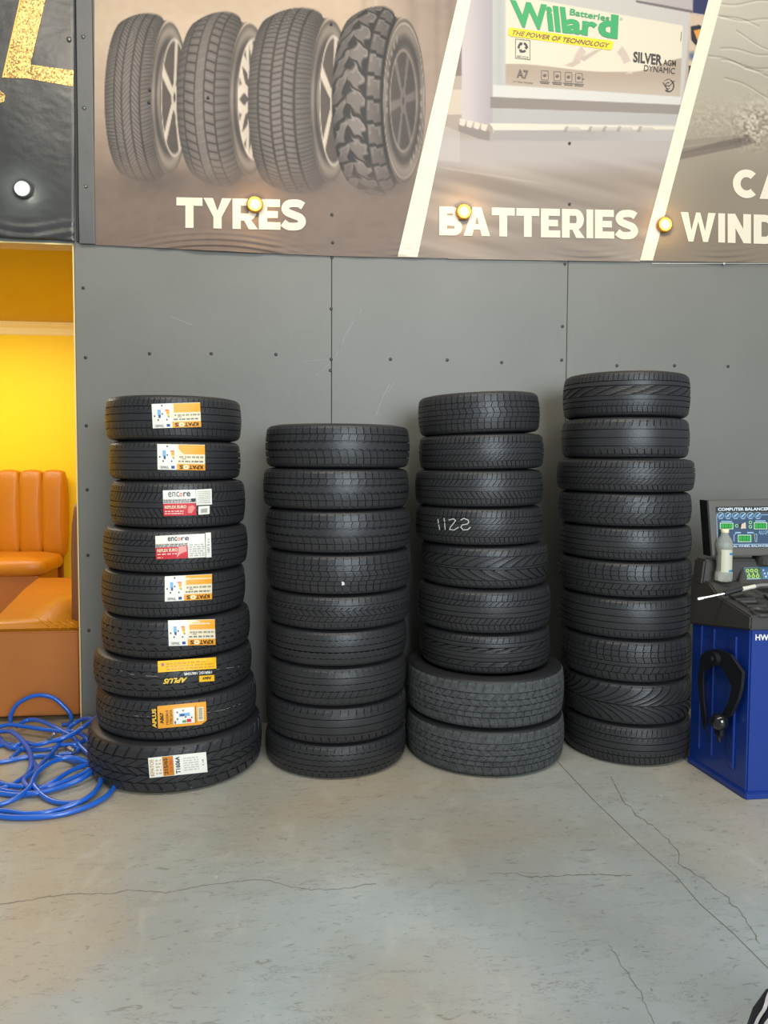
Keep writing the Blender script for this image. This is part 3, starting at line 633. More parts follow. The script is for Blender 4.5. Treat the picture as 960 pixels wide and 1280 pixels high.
def tyre_pic(col, X, Y, cx, cy, rx, ry, L, bulge, gs, N, slant, rim, rimx, tone, mode=0):
    t = np.full(X.shape, .5)
    for _ in range(5):
        tc = np.clip(t, 0, 1); ryt = ry+2+bulge*.8*np.sin(PI*tc**.85)**.75-4*tc**4; q = np.sqrt(np.clip(1-((Y-cy)/ryt)**2, 0, 1))
        rxt = rx+4*np.sin(PI*tc)
        t = (cx-rxt*q-X)/L
    tc = np.clip(t, 0, 1); ryt = ry+2+bulge*.8*np.sin(PI*tc**.85)**.75-4*tc**4
    face = np.clip((1-np.sqrt(((X-cx)/rx)**2+((Y-cy)/ry)**2))*25, 0, 1)
    ph = np.arcsin(np.clip((Y-cy)/ryt, -1, 1))
    mask = np.clip((1-np.abs((Y-cy)/ryt))*40, 0, 1)*np.clip((1-t)*40, 0, 1)*((X < cx) | (t > 0))*np.clip((t+.0)*40+1, 0, 1)
    lum = tone*(.56+.46*np.sin(PI*np.clip(tc*.9+.08, 0, 1))**.8)*(1.06-.30*np.abs(np.sin(ph))**3)
    base = lum[..., None]*np.array([1.06, .98, .92])
    dark = np.zeros(X.shape); lite = np.zeros(X.shape)
    if mode == 3:      # coarse mud pattern
        c0 = t < .30; c1_ = (t >= .30) & (t < .64)
        u = np.where(c0, t/.30, np.where(c1_, (t-.30)/.34, (t-.64)/.36)); k = np.where(c0, 0, np.where(c1_, 1, 2))
        wob = vnoise(X, Y, 9, 9, 21)-.5
        v = ph*N/PI+np.where(c0, .12*(u > .5), .5*(k % 2)+.75*(u-.5)*np.where(c1_, 1, -1)+.35*wob)
        uu = u+np.where(c0, 0, .35*np.sin(v*2*PI)*.5+.2*wob)
        fv = v-np.floor(v); edge = np.minimum(np.minimum(uu, 1-uu)*1.0, np.minimum(fv, 1-fv)*1.5)
        blk_ = (np.sin(np.floor(v)*12.9+k*7.7)*43.7) % 1
        dark = np.clip((.17-edge)*9, 0, 1); lite = np.clip((.26-np.abs(edge-.24)*3), 0, .3)*(fv < .5)*2+.25*blk_*(dark < .1)
    else:
        for g in gs: dark = np.maximum(dark, band(t, g, .030 if mode != 1 else .022))
        E = [0]+list(gs)+[1]
        for i, (a, b) in enumerate(zip(E[:-1], E[1:])):
            inb = (t >= a) & (t < b); sl = slant*(1 if i % 2 else -1)*(1.6 if 0 < i < len(E)-2 else .5)
            v = ph*N/PI*(1 if 0 < i < len(E)-2 else 1.25)+sl*(t-a)/(b-a)*.9; fv = np.abs((v % 1)-.5)
            wdt = .10 if not (mode == 1 and i == 2) else 0
            dark = np.maximum(dark, inb*np.clip((wdt*1.6-fv)*9, 0, 1)*(.75 if 0 < i < len(E)-2 else .5)); lite = np.maximum(lite, inb*np.clip((fv-.40)*8, 0, 1)*.35)
    base = base*(1-.60*dark[..., None])+lite[..., None]*52
    fade = 1-.75*sm(cy+ry*.62, cy+ry*1.12, Y)
    col2 = col*(1-(mask*fade)[..., None])+base*(mask*fade)[..., None]
    # face
    dx = (X-cx)/rx; dy = (Y-cy)/ry; rho = np.sqrt(dx*dx+dy*dy)
    fc = np.ones(X.shape+(3,))*np.array([132, 120, 110])*(tone/122.)
    fc = fc*(.86+.24*np.cos((rho[..., None]-.86)*22))*(1+.12*np.sin(dy*7+2)[..., None])
    if mode == 3:
        a = np.arctan2(dy, dx); fc = blend(fc, (190, 178, 164), band(rho, .93, .03)*.8); fc = blend(fc, (178, 166, 152), (band(rho, .80, .07)*(np.sin(a*34) > .2)*((np.sin(a*2+.6) > .1)))*.7)
    rx2, ry2, ox = rimx; ex = (X-cx-ox)/rx2; ey = (Y-cy)/ry2; er = np.sqrt(ex*ex+ey*ey)
    if rim == 'dark':
        rc = np.ones(X.shape+(3,))*np.array([74, 66, 62]); spoke = (112, 102, 96)
    else:
        rc = np.ones(X.shape+(3,))*np.array([84, 74, 68]); spoke = (206, 192, 174)
    a = np.arctan2(ey, ex)
    if rim == 'mesh': sp = np.maximum(np.clip((.30-np.abs((a*10/2/PI+er*.9) % 1-.5))*-9+.6, 0, 1), np.clip((.30-np.abs((a*10/2/PI-er*.9) % 1-.5))*-9+.6, 0, 1))
    else: sp = np.clip((np.abs((a*(6 if rim == 'dark' else 5)/2/PI+.12) % 1-.5)-(.5-.13/np.clip(er, .2, 1)**.6))*12, 0, 1)
    rc = blend(rc, spoke, np.clip(sp, 0, 1)); rc = blend(rc, spoke, np.clip((.26-er)*20, 0, 1)); rc = blend(rc, (70, 62, 58), np.clip((.10-er)*20, 0, 1))
    rc = blend(rc, (216, 204, 186) if rim != 'dark' else (150, 138, 128), np.clip((er-.90)*16, 0, 1))
    rc = rc*(1.05-.25*(ex[..., None]+.3)*.4)
    fc = fc*(1-np.clip((1-er)*20, 0, 1)[..., None])+rc*np.clip((1-er)*20, 0, 1)[..., None]
    fd = face*(1-.65*sm(cy+ry*.66, cy+ry*1.1, Y))
    return col2*(1-fd[..., None])+fc*fd[..., None]
def paint(X, Y):
    n1 = vnoise(X, Y, 60, 45, 1); n2 = vnoise(X, Y, 9, 7, 2); n3 = vnoise(X+Y*.4, Y-X*.25, 120, 9, 3)
    sv = sm(0, 330, Y)
    # ---- tyre panel
    A = np.stack([214-84*sv, 190-80*sv, 164-66*sv], -1)+(n1[..., None]-.5)*16
    A = blend(A, (128, 110, 98), sm(195, 250, Y)*.55)
    A = blend(A, (150, 132, 120), (sm(420, 560, X))*(1-sv)*.8)
    for c, w, k in ((455, 6, .5), (470, 4, -.4), (515, 10, .5), (546, 5, .35), (563, 8, .5)):
        A = A-(band(X, c, w)*k*28*(1-sm(60, 220, Y)))[..., None]
    sh = np.zeros(X.shape)
    for c in (200, 290, 385, 480): sh = np.maximum(sh, np.exp(-((X-c)/52)**2-((Y-226)/18)**2))
    A = blend(A, (98, 86, 80), sh*.65)
    A = tyre_pic(A, X, Y, 212, 122, 24, 96, 58, 11, (.20, .37, .56, .74), 50, 1.6, 'five', (17, 76, 6), 118)
    A = tyre_pic(A, X, Y, 312, 124, 26, 96, 66, 16, (.24, .42, .60, .82), 26, .25, 'mesh', (20, 78, 5), 114, 1)
    A = tyre_pic(A, X, Y, 413, 126, 26, 103, 78, 16, (.22, .40, .58, .80), 44, .3, 'five', (18, 84, 4), 112)
    A = tyre_pic(A, X, Y, 505, 126, 27, 104, 64, 17, (), 12, .8, 'dark', (17, 66, -1), 108, 3)
    A = A+(n2[..., None]-.5)*7
    # ---- battery panel
    B = np.stack([202-46*sv+0*X, 186-44*sv, 172-42*sv], -1)
    B = blend(B, (196, 188, 186), sm(165, 180, Y)*(1-sm(195, 225, Y))*.8)
    B = B+((n3-.5)*34*sm(190, 215, Y))[..., None]
    B = blend(B, (118, 100, 96), sm(612, 585, X)*(1-sm(60, 100, Y))*.0+inpoly(X, Y, [(560,-40),(578,-40),(578,95),(555,95)])*.7)
    B = blend(B, (228, 212, 190), inpoly(X, Y, [(545,112),(578,112),(578,143),(540,143)])*.8)
    g = sm(577, 617, X); body = inpoly(X, Y, [(577,-40),(617,-40),(617,156),(577,150)])
    bc = np.stack([214-32*g, 203-28*g, 203-24*g], -1); B = B*(1-body[..., None])+bc*body[..., None]
    fr = inpoly(X, Y, [(616,-40),(867,-40),(850,176),(616,176)]); fcx = np.stack([206+0*X, 202+0*X, 196+0*X], -1); fcx = blend(fcx, (184, 190, 188), band(X, 624, 10)*.8)
    B = B*(1-fr[..., None])+fcx*fr[..., None]
    B = blend(B, (226, 224, 218), inpoly(X, Y, [(616,106),(852,121),(850,132),(616,121)])*.9)
    gr = sm(616, 850, X); B = blend(B, (142, 130, 122), inpoly(X, Y, [(613,121),(852,131),(850,143),(613,135)])*.9*(1-.15*gr))
    B = blend(B, (188, 186, 184), inpoly(X, Y, [(616,135),(850,143),(848,156),(616,154)])*.8)
    B = blend(B, (240, 228, 212), inpoly(X, Y, [(612,154),(848,158),(847,162),(618,163)]))
    B = blend(B, (176, 170, 166), inpoly(X, Y, [(618,163),(847,162),(845,176),(612,176)])*(1-.6*sm(700, 840, X)))
    for c in (707, 737, 755, 773, 799):
        B = blend(B, (160, 152, 148), inpoly(X, Y, [(c,158),(c+4,158),(c+1,165),(c-3,165)])*.8)
        B = blend(B, (200, 190, 180), inpoly(X, Y, [(c+4,159),(c+17,159),(c+20,164),(c+2,164)])*.7)
    B = blend(B, (150, 140, 134), inpoly(X, Y, [(573,154),(612,164),(612,176),(600,174),(573,164)]))
    for k in range(4): B = blend(B, (240, 228, 212), inpoly(X, Y, [(575+9*k,148+2*k),(583+9*k,150+2*k),(580+9*k,158+2*k),(574+9*k,156+2*k)])*.9)
    B = blend(B, (204, 196, 190), inpoly(X, Y, [(545,142),(575,150),(575,165),(602,176),(602,205),(540,200)])*.6)
    B = blend(B, (225, 215, 200), band(Y-X*.16, 214-93, 2)*sm(545, 560, X)*(1-sm(650, 700, X))*.35)
    # rear battery and sky piece at the panel's upper corner
    B = blend(B, (44, 52, 92), inpoly(X, Y, [(862,-40),(905,-40),(905,22),(866,16)])); B = blend(B, (216, 192, 166), inpoly(X, Y, [(862,18),(884,22),(884,140),(861,140)]))
    B = blend(B, (34, 36, 52), inpoly(X, Y, [(863.5,33),(874,31),(886,38),(870,57),(864,50)])); B = blend(B, (235, 160, 60), inpoly(X, Y, [(867,38),(878,36),(873,54)]))
    B = blend(B, (90, 110, 140), np.clip(1.2-np.sqrt(((X-865)/7)**2+((Y-70)/8)**2)*1.2, 0, 1)*(X > 861)); B = blend(B, (30, 32, 42), inpoly(X, Y, [(861,82),(872,84),(872,104),(860,102)]))
    B = blend(B, (190, 182, 180), inpoly(X, Y, [(780,-40),(867,-40),(866,16),(850,12),(790,-2)])); B = blend(B, (120, 110, 112), inpoly(X, Y, [(795,0),(866,13),(866,16.5),(795,3)]))
    # the label of the battery
    lab = inpoly(X, Y, [(632,-6),(640,-6),(853.5,32),(850,121),(632,106)]); lc = np.stack([238+0*X, 228+0*X, 206+0*X], -1)
    yc = 79+.0*X+10*sm(640, 760, X)-0*sm(780, 850, X)-18*sm(790, 860, X)
    lc = blend(lc, (186, 168, 150), sm(0, 1.5, Y-yc)*1.0); lc = blend(lc, (214, 200, 184), sm(0, 1.5, Y-yc)*sm(90, 122, Y)*.6)
    d = np.sqrt(((X-752)/34)**2+((Y-92)/40)**2); sw = band(d, 1.0, .16)*(Y < 92)*(Y > 56)
    lc = blend(lc, (214, 196, 182), np.clip(sw*3, 0, 1)*((np.sin(np.arctan2(Y-92, X-752)*7) > -.3)))
    lc = blend(lc, (206, 190, 176), inpoly(X, Y, [(705,82),(722,74),(726,78),(716,84)])); lc = blend(lc, (206, 190, 176), inpoly(X, Y, [(724,73),(745,62),(752,62),(730,77)]))
    B = B*(1-lab[..., None])+lc*lab[..., None]
    # ---- windscreen panel
    D = np.stack([208-66*sv, 200-70*sv, 180-68*sv], -1)+(n1[..., None]-.5)*14
    D = blend(D, (176, 174, 164), sm(90, 40, Y)*0+np.exp(-((Y-60)/50)**2)*.35)
    for k, (x0, y0, s) in enumerate([(880, 12, .28), (900, 60, .12), (885, 68, .30), (900, 22, .05), (890, 5, -.05), (930, 85, .3), (905, 95, .45), (920, 40, .5), (900, 75, .18)]):
        D = D-(band(Y-(y0+(X-x0)*s+2*np.sin(X*.1+k)), 0, 1.6)*(X > x0)*(X < x0+70)*34)[..., None]; D = D+(band(Y-(y0+2+(X-x0)*s+2*np.sin(X*.1+k)), 0, 1.5)*(X > x0)*(X < x0+70)*26)[..., None]
    D = blend(D, (160, 148, 136), inpoly(X, Y, [(945,135),(990,68),(990,72),(890,204)])*.5)
    D = blend(D, (116, 104, 94), inpoly(X, Y, [(845,192),(935,168),(946,178),(925,184),(848,200)])*.7); D = blend(D, (104, 92, 84), inpoly(X, Y, [(850,186),(925,172),(938,178),(850,192)])*.35)
    D = blend(D, (142, 128, 114), inpoly(X, Y, [(846,176),(930,168),(930,172),(848,184)])*.5)
    cl = np.exp(-((X-945)/26)**2-((Y-155)/24)**2); nn = vnoise(X, Y, 2.6, 2.6, 5); nm = vnoise(X+Y, Y-X*.6, 4, 2, 6)
    D = D+((nn-.5)*130*cl)[..., None]; cl2 = np.exp(-((X-890)/38)**2-((Y-150)/22)**2); D = D+((nm-.5)*36*cl2)[..., None]
    D = blend(D, (140, 126, 112), sm(250, 325, Y)*.35)
    # ---- compose
    x1 = 584-72*(Y/320.); x2 = 895-87*(Y/327.)
    a = np.clip(X-x1+.5, 0, 1); b = np.clip(X-x2+.5, 0, 1)
    col = A*(1-a[..., None])+B*a[..., None]; col = col*(1-b[..., None])+D*b[..., None]
    return col
def srgb_lin(c):
    c = np.clip(c/255., 0, 1); return np.where(c <= .04045, c/12.92, ((c+.055)/1.055)**2.4)
def printed_sheet(name, x0, x1, ytop, step, paintfn, m, thick=False):
    nx = int((x1-x0)/step)+1; xs = np.linspace(x0, x1, nx); ny = int((330-ytop)/step)+1; v = np.linspace(0, 1, ny)
    X = np.tile(xs, (ny, 1)); Y = ytop+(yb(X)-ytop)*v[:, None]
    d = np.array(fw)[None, None]+np.array(rt_)[None, None]*((X-CX)/F)[..., None]+np.array(up_)[None, None]*((CY-Y)/F)[..., None]
    yy = BY-wrinkle(X, Y); t = (yy-CAM.y)/d[..., 1]; P = np.array(CAM)[None, None]+d*t[..., None]
    V = P.reshape(-1, 3); i = np.arange(ny-1)[:, None]*nx+np.arange(nx-1)[None]; i = i.ravel()
    Fq = np.stack([i, i+nx, i+nx+1, i+1], 1)
    me = bpy.data.meshes.new(name); me.vertices.add(len(V)); me.vertices.foreach_set('co', V.ravel())
    me.loops.add(Fq.size); me.loops.foreach_set('vertex_index', Fq.ravel()); me.polygons.add(len(Fq)); me.polygons.foreach_set('loop_start', np.arange(0, Fq.size, 4)); me.update(calc_edges=True)
    me.polygons.foreach_set('use_smooth', [True]*len(Fq))
    ca = me.color_attributes.new('print', 'FLOAT_COLOR', 'POINT'); col = srgb_lin(paintfn(X, Y)*TINT).reshape(-1, 3)
    ca.data.foreach_set('color', np.concatenate([col, np.ones((len(col), 1))], 1).ravel())
    return link(name, me, m)
TINT = np.array([.85, .835, .82])
sheet_m = attr_mat('printed_vinyl', .55, .0, .4)
banner = printed_sheet('advertising_banner', 118, 1080, -45, 1.2, paint, sheet_m)
tag(banner, 'long printed banner advertising tyres and batteries, stretched along the grey wall', 'banner')
offw = ink(216, 205, 182); green = ink(40, 146, 84); yel_i = ink(244, 196, 20); dk = ink(52, 48, 46); brown = ink(90, 80, 72)
P = Print(ban)
P.quad((581,-40), (597,-40), (497,yb(497)-1), offw, .1, 8, 120, BR=(522,yb(522)-1)); P.quad((896,-40), (913,-40), (800,yb(800)-1), offw, .1, 8, 120, BR=(816,yb(816)-1))
# big white words as block letters
def glyph(ch, x, y, w, h, m):
    T = h*.27; st = []
    q = lambda *pts: st.append([(x+a*w, y+b*h) for a, b in pts])
    tx, ty = T/w, T/h
    if ch == 'T': q((0,0),(1,0),(1,ty),(0,ty)); q((.5-tx/2,ty),(.5+tx/2,ty),(.5+tx/2,1),(.5-tx/2,1))
    elif ch == 'I': q((0,0),(1,0),(1,1),(0,1))
    elif ch == 'E':
        q((0,0),(tx,0),(tx,1),(0,1)); q((tx,0),(.98,0),(.98,ty*.92),(tx,ty*.92)); q((tx,.5-ty*.42),(.88,.5-ty*.42),(.88,.5+ty*.42),(tx,.5+ty*.42)); q((tx,1-ty*.92),(1,1-ty*.92),(1,1),(tx,1))
    elif ch == 'Y': q((0,0),(tx*1.15,0),(.5,.42),(.5+tx/2,.62),(.5-tx/2,.62)); q((1-tx*1.15,0),(1,0),(.5+tx/2,.62),(.5,.42)); q((.5-tx/2,.62),(.5+tx/2,.62),(.5+tx/2,1),(.5-tx/2,1))
    elif ch == 'A': q((.5-tx*.55,0),(.5,0),(.5,.30),(tx*1.08,1),(0,1)); q((.5,0),(.5+tx*.55,0),(1,1),(1-tx*1.08,1),(.5,.30)); q((.26,.60),(.74,.60),(.82,.78),(.18,.78))
    elif ch == 'W':
        q((0,0),(tx*.95,0),(.36,1),(.22,1)); q((.22,1),(.36,1),(.56,0),(.44,0)) ; q((.44,0),(.56,0),(.78,1),(.64,1)); q((.64,1),(.78,1),(1,0),(1-tx*.95,0))
    elif ch == 'N': q((0,0),(tx,0),(tx,1),(0,1)); q((1-tx,0),(1,0),(1,1),(1-tx,1)); q((0,0),(tx*.95,0),(1,1),(1-tx*.95,1))
    elif ch in 'RB':
        q((0,0),(tx,0),(tx,1),(0,1))
        def bowl(y0, y1, xr):
            cy = (y0+y1)/2; ry = (y1-y0)/2; n = 10; cxr = xr-.36
            for k in range(n):
                a, b = -PI/2+PI*k/n, -PI/2+PI*(k+1)/n
                q((cxr+.36*math.cos(a), cy+ry*math.sin(a)), (cxr+.36*math.cos(b), cy+ry*math.sin(b)), (cxr+(.36-tx*.95)*math.cos(b), cy+(ry-ty*.86)*math.sin(b)), (cxr+(.36-tx*.95)*math.cos(a), cy+(ry-ty*.86)*math.sin(a)))
            q((tx,y0),(cxr,y0),(cxr,y0+ty*.86),(tx,y0+ty*.86)); q((tx,y1-ty*.86),(cxr,y1-ty*.86),(cxr,y1),(tx,y1))
        if ch == 'R': bowl(0, .72, .96); q((.42,.66),(.42+tx*.6,.58),(1,1),(1-tx*1.12,1))
        else: bowl(0, .55, .92); bowl(.43, 1, 1.0)
    elif ch == 'D':
        q((0,0),(tx,0),(tx,1),(0,1)); n = 14; cxr = .48
        for k in range(n):
            a, b = -PI/2+PI*k/n, -PI/2+PI*(k+1)/n
            q((cxr+.52*math.cos(a), .5+.5*math.sin(a)), (cxr+.52*math.cos(b), .5+.5*math.sin(b)), (cxr+(.52-tx)*math.cos(b), .5+(.5-ty*.92)*math.sin(b)), (cxr+(.52-tx)*math.cos(a), .5+(.5-ty*.92)*math.sin(a)))
        q((tx,0),(cxr,0),(cxr,ty*.92),(tx,ty*.92)); q((tx,1-ty*.92),(cxr,1-ty*.92),(cxr,1),(tx,1))
    elif ch == 'C':
        n = 20
        for k in range(n):
            a, b = PI*.26+PI*1.48*k/n, PI*.26+PI*1.48*(k+1)/n
            q((.53+.53*math.cos(a), .5+.5*math.sin(a)), (.53+.53*math.cos(b), .5+.5*math.sin(b)), (.53+(.53-tx)*math.cos(b), .5+(.5-ty)*math.sin(b)), (.53+(.53-tx)*math.cos(a), .5+(.5-ty)*math.sin(a)))
    elif ch == 'S':
        Q = [(.90,.20),(.72,.125),(.50,.115),(.27,.15),(.155,.28),(.24,.41),(.50,.50),(.76,.58),(.855,.72),(.74,.85),(.50,.885),(.26,.87),(.06,.76)]
        Q = [Vector((a*w, b*h, 0)) for a, b in Q]; Q = catmull(Q, 4); L, Rr = [], []
        for i, p in enumerate(Q):
            tn = (Q[min(i+1, len(Q)-1)]-Q[max(i-1, 0)]).normalized(); nn = Vector((-tn.y, tn.x, 0))*T*.47
            L.append((x+p.x+nn.x, y+p.y+nn.y)); Rr.append((x+p.x-nn.x, y+p.y-nn.y))
        for i in range(len(Q)-1): st.append([L[i], Rr[i], Rr[i+1], L[i+1]])
    return st
def word(s, widths, x0, y0, x1, y1, h, m, gap=.06):
    """letters on a slanted baseline from (x0,y0) to (x1,y1), tops; widths relative"""
    tot = sum(widths)+gap*(len(s)-1); sc_ = (x1-x0)/tot; x = x0
    for k, ch in enumerate(s):
        w = widths[k]*sc_; sl = (y1-y0)/(x1-x0)
        for pl in glyph(ch, x, 0, w, h, m):
            P.poly([(a, b+y0+sl*(a-x0)) for a, b in pl], m, .5+.07*(k % 2))
        x += w+gap*sc_
word('TYRES', [.80,.86,.78,.66,.74], 220.5, 246.5, 382, 250, 38, offw, .03)
word('BATTERIES', [.78,.90,.78,.78,.66,.78,.23,.66,.74], 549, 258, 797, 263, 36, offw, .055)
word('CA', [.86,.92], 916, 211, 984, 214, 36, offw, .03)
word('WIND', [1.22,.24,.82,.84], 851, 265, 972, 269, 36.5, offw, .09)
# battery label print
P.text('Will', (637.5,-.5), (706.5,9), (641,32.5), green, 1, .04); P.text('ar', (707,22.5), (747,28), (706,41), green, 1, .04); P.text('d', (748.5,15.5), (773.5,19), (747,45.5), green, 1, .05)
P.text('Batteries', (713,10.5), (762.5,19), (712,18.5), green, 1, .02)
P.ring(776.5, 24, 1.6, 1.6, .4, green)
P.poly([(636,35),(639,34.5),(765,51),(767,53),(765,61.5),(762,62.5),(638,45),(635.5,43)], yel_i, 1)
P.text('THE POWER OF TECHNOLOGY', (641,37.5), (762.5,54), (640,43.5), brown, 2.2, .02, .25)
for a in range(4):
    q = [(644.5,48.5),(662.5,50.5),(662.5,74.5),(644.5,72.5)]; P.line([q[a], q[(a+1) % 4]], .5, dk, 1)
for k in range(3):
    a = PI/2+2*PI*k/3; cx, cy = 653.5, 59
    for a0, a1 in ((a-.75, a+.45),):
        P.ring(cx, cy, 6.3, 6.6, 2.6, dk, 1, 5, a0, a1)
    b = a+.45; P.poly([(cx+7.4*math.cos(b), cy+7.6*math.sin(b)), (cx+2.4*math.cos(b), cy+2.6*math.sin(b)), (cx+5.2*math.cos(b+.6), cy+5.6*math.sin(b+.6))], dk, 1)
P.text('RECYCLE', (646.5,69), (660.5,70.6), (646.5,71.6), dk, 1)
P.text('A7', (646,86), (660.5,88), (646,97), brown, 1, .03); P.text('12V 74AH 720A(EN)', (641.5,100.6), (666,103), (641.5,103), brown, 1)
for k, (x, y) in enumerate([(677,88), (692.5,89), (706.5,90), (719.5,91)]):
    q = [(x,y),(x+8.5,y+.6),(x+8.5,y+12),(x,y+11.4)]
    for a in range(4): P.line([q[a], q[(a+1) % 4]], .45, brown, 1)
    P.disc(x+4.2, y+6, 2.2, 1.8, brown, 1, 8); P.line([(x-2,y+13.6),(x+10,y+14.5)], .8, brown, 1); P.line([(x-1,y+15.6),(x+9,y+16.5)], .8, brown, 1)
P.line([(728,98),(730,99)], 1, brown, 1)
P.text('SILVER', (792,64), (828,68.5), (791.5,77.5), dk, 1, .03); P.text('AGM', (829.5,74), (845,75.5), (829.5,81.5), dk, 1, .01); P.text('DYNAMIC', (805.5,81), (844,85), (805,88.5), dk, 1, 0)
P.ring(836, 107, 7, 8, 1.3, dk, 1, 12, -1.2, 2.3); P.ring(835, 107, 3.4, 4.4, .8, dk, 1, 10, .9, 5.3); P.line([(829,103),(835,113)], .9, dk, 1); P.line([(836,108),(843,101)], .9, dk, 1); P.line([(831,107),(837,107)], .7, dk, 1); P.ring(836, 104, 6, 5.5, .5, dk, 1, 8, -2.6, -1.2)
P.line([(852,40),(851,51)], .6, brown, 1)
keep(P.build('lettering'), banner)
for px, py in [(415,268), (414,30), (416,303), (260,122), (186,128), (187,112), (712,179), (712,255)]:
    screw(px, py, .007, BY-.004, screw_m, banner)
for px, py in [(905,329.6)]: screw(px, py, .006, BY-.006, ink(200,195,190), banner)
# white cord along the hem
bm = bmesh.new(); add_tube(bm, [on_y(x, 329.3+.0*x, -.014) for x in range(815, 1081, 20)], .0016, 6); keep(obj('hem_cord', bm, ink(206,204,198)), banner)
bm = bmesh.new(); add_tube(bm, [on_y(x, float(yb(x))+.3, BY-.004) for x in range(560, 815, 15)], .0014, 6); keep(obj('hem_cord', bm, ink(170,150,132)), banner)
# ------------------------------------------------------------------ black vinyl sign over the lounge opening, with a gold glitter letter
def wv(x, y):
    h = np.clip((y-262)/38, 0, 1); return h*h*.009*(.6+np.sin((y-(94-x)*.12*np.sin(x*.03))*.5+x*.015))+.0012*np.sin(x*.07)*np.sin(y*.05)+.0003*np.sin(y*.5+np.sin(x*.13)*3)*np.sin(x*.09+y*.06)
vin_m = mat('glossy_black_vinyl', (58, 58, 57), .30, bump=.5, bscale=16, var=.18, vscale=7, spec=.6)
vx0 = -230; xs = np.arange(vx0, 93.6, 3.5); xs[-1] = 93.5; ys = np.linspace(-45, 1, 90); V = []; Fc = []
for j in range(110):
    for x in xs:
        y = -45+(float(np.interp(x, [-230, 0, 93.5], [286, 296, 301]))+45)*j/109; V.append(on_y(x, y, -.016-float(wv(x, y))))
nx = len(xs)
for j in range(109):
    for i in range(nx-1): a = j*nx+i; Fc.append((a, a+nx, a+nx+1, a+1))
sign = pydata('vinyl_sign', V, Fc, vin_m, smooth=True)
so = sign.modifiers.new('thick', 'SOLIDIFY'); so.thickness = .002; so.offset = 1
tag(sign, 'glossy black vinyl sign with a gold glitter letter above the yellow lounge opening', 'sign')
def glitter():
    m = mat('gold_glitter', (190, 140, 70), .35, .4); nt = m.node_tree; b = nt.nodes['Principled BSDF']; N = nt.nodes.new; L = nt.links.new
    tc = N('ShaderNodeTexCoord'); v = N('ShaderNodeTexVoronoi'); v.inputs['Scale'].default_value = 160; L(tc.outputs['Object'], v.inputs['Vector'])
    r = N('ShaderNodeValToRGB'); e = r.color_ramp.elements; e[0].color = lin((120, 84, 40))+(1,); e[1].color = lin((250, 214, 130))+(1,); e[0].position = .2; e[1].position = .8
    L(v.outputs['Color'], r.inputs['Fac']); L(r.outputs['Color'], b.inputs['Base Color']); return m
gold = glitter(); P = Print(lambda x, y, l: on_y(x, y, -.016-float(wv(x, y))-.0042-l*.0012))
def strip(A, B, n, m, layer=0):    # ruled strip between two edges
    for k in range(n):
        f = lambda Q, t: (Q[0][0]+(Q[1][0]-Q[0][0])*t, Q[0][1]+(Q[1][1]-Q[0][1])*t)
        P.poly([f(A, k/n), f(B, k/n), f(B, (k+1)/n), f(A, (k+1)/n)], m, layer)
strip([(36,-40),(4,97)], [(66,-40),(34,98)], 30, gold); strip([(33,80),(92,88)], [(33,98),(91,108)], 14, gold)
strip([(33.5,-40),(2.5,97)], [(35.5,-40),(4,97)], 20, ink(244, 196, 90), 0)
keep(P.build('gold_letter'), sign)
P = Print(P.fn); P.poly([(-20,112),(0,113),(7,119),(5,127),(-4,130),(-20,128)], gold)
keep(P.build('gold_letter'), sign)
def rivet(px, py, par, r=.012, y=-.022):
    p = on_y(px, py, y); bm = bmesh.new(); add_lathe(bm, [(r, 0), (r*.8, .003), (r*.3, .0055), (.0005, .006)], seg=14)
    o = obj('rivet', bm, bright, smooth=True); o.location = p; o.rotation_euler = (PI/2, 0, 0); o.parent = par; o.matrix_parent_inverse = Matrix.Translation(par.location).inverted()
bright = mat('domed_metal', (120, 118, 112), .3, .7)
rivet(86, 49, sign); rivet(91, 299, sign, .008)
# cover strip between the sign and the banner
strip_m = mat('dark_vinyl_strip', (88, 88, 86), .45, bump=.5, bscale=18, var=.1)
a, b = on_y(98, 150, 0).x, on_y(118, 150, 0).x; z0_, z1_ = on_y(108, 306, 0).z, ZT
bm = bmesh.new(); add_box(bm, ((a+b)/2, -.010, (z0_+z1_)/2), (b-a, .016, z1_-z0_), .004, 2); cs = obj('trim_2', bm, strip_m, smooth=False); tag(cs, kind='structure')
for px, py in [(104,46), (105,135), (107,233)]: rivet(px, py, cs, .010, -.018)
bm = bmesh.new(); add_box(bm, (on_y(95.7, 150, 0).x, -.006, (z0_+z1_)/2+.01), (.012, .012, z1_-z0_), .002, 1); tag(obj('trim_3', bm, ink(34, 33, 33)), kind='structure')
# ------------------------------------------------------------------ round marker lamps along the banner
def lamp(px, py, label, col, energy, group):
    p = on_y(px, py, -.010); root = empty('marker_lamp', p, label, 'lamp', group)
    hm = mat('lamp_rim', (190, 130, 50) if col[2] < .8 else (110, 112, 108), .4, .4)
    bm = bmesh.new(); add_lathe(bm, [(.034, .000), (.040, .006), (.040, .022), (.034, .028), (.028, .026), (.028, .010)], seg=28, axis=(0, -1, 0)); obj('rim', bm, hm, root, True)
    em = mat('lamp_glow', (255, 200, 120), .3, emit=tuple(int(255*c) for c in col), estr=energy)
    bm = bmesh.new(); add_lathe(bm, [(.027, .012), (.026, .022), (.018, .032), (.008, .036), (.0005, .037)], seg=24, axis=(0, -1, 0)); obj('bulb', bm, em, root, True)
    l = bpy.data.lights.new('marker_lamp_light', 'POINT'); l.energy = 1.3; l.color = (1, .62, .20) if col[2] < .8 else (.9, 1, .85); l.shadow_soft_size = .02
    o = bpy.data.objects.new('marker_lamp_light', l); C.objects.link(o); o.location = (0, -.055, 0); o.parent = root
LG = 'round marker lamps in a row along the signs'
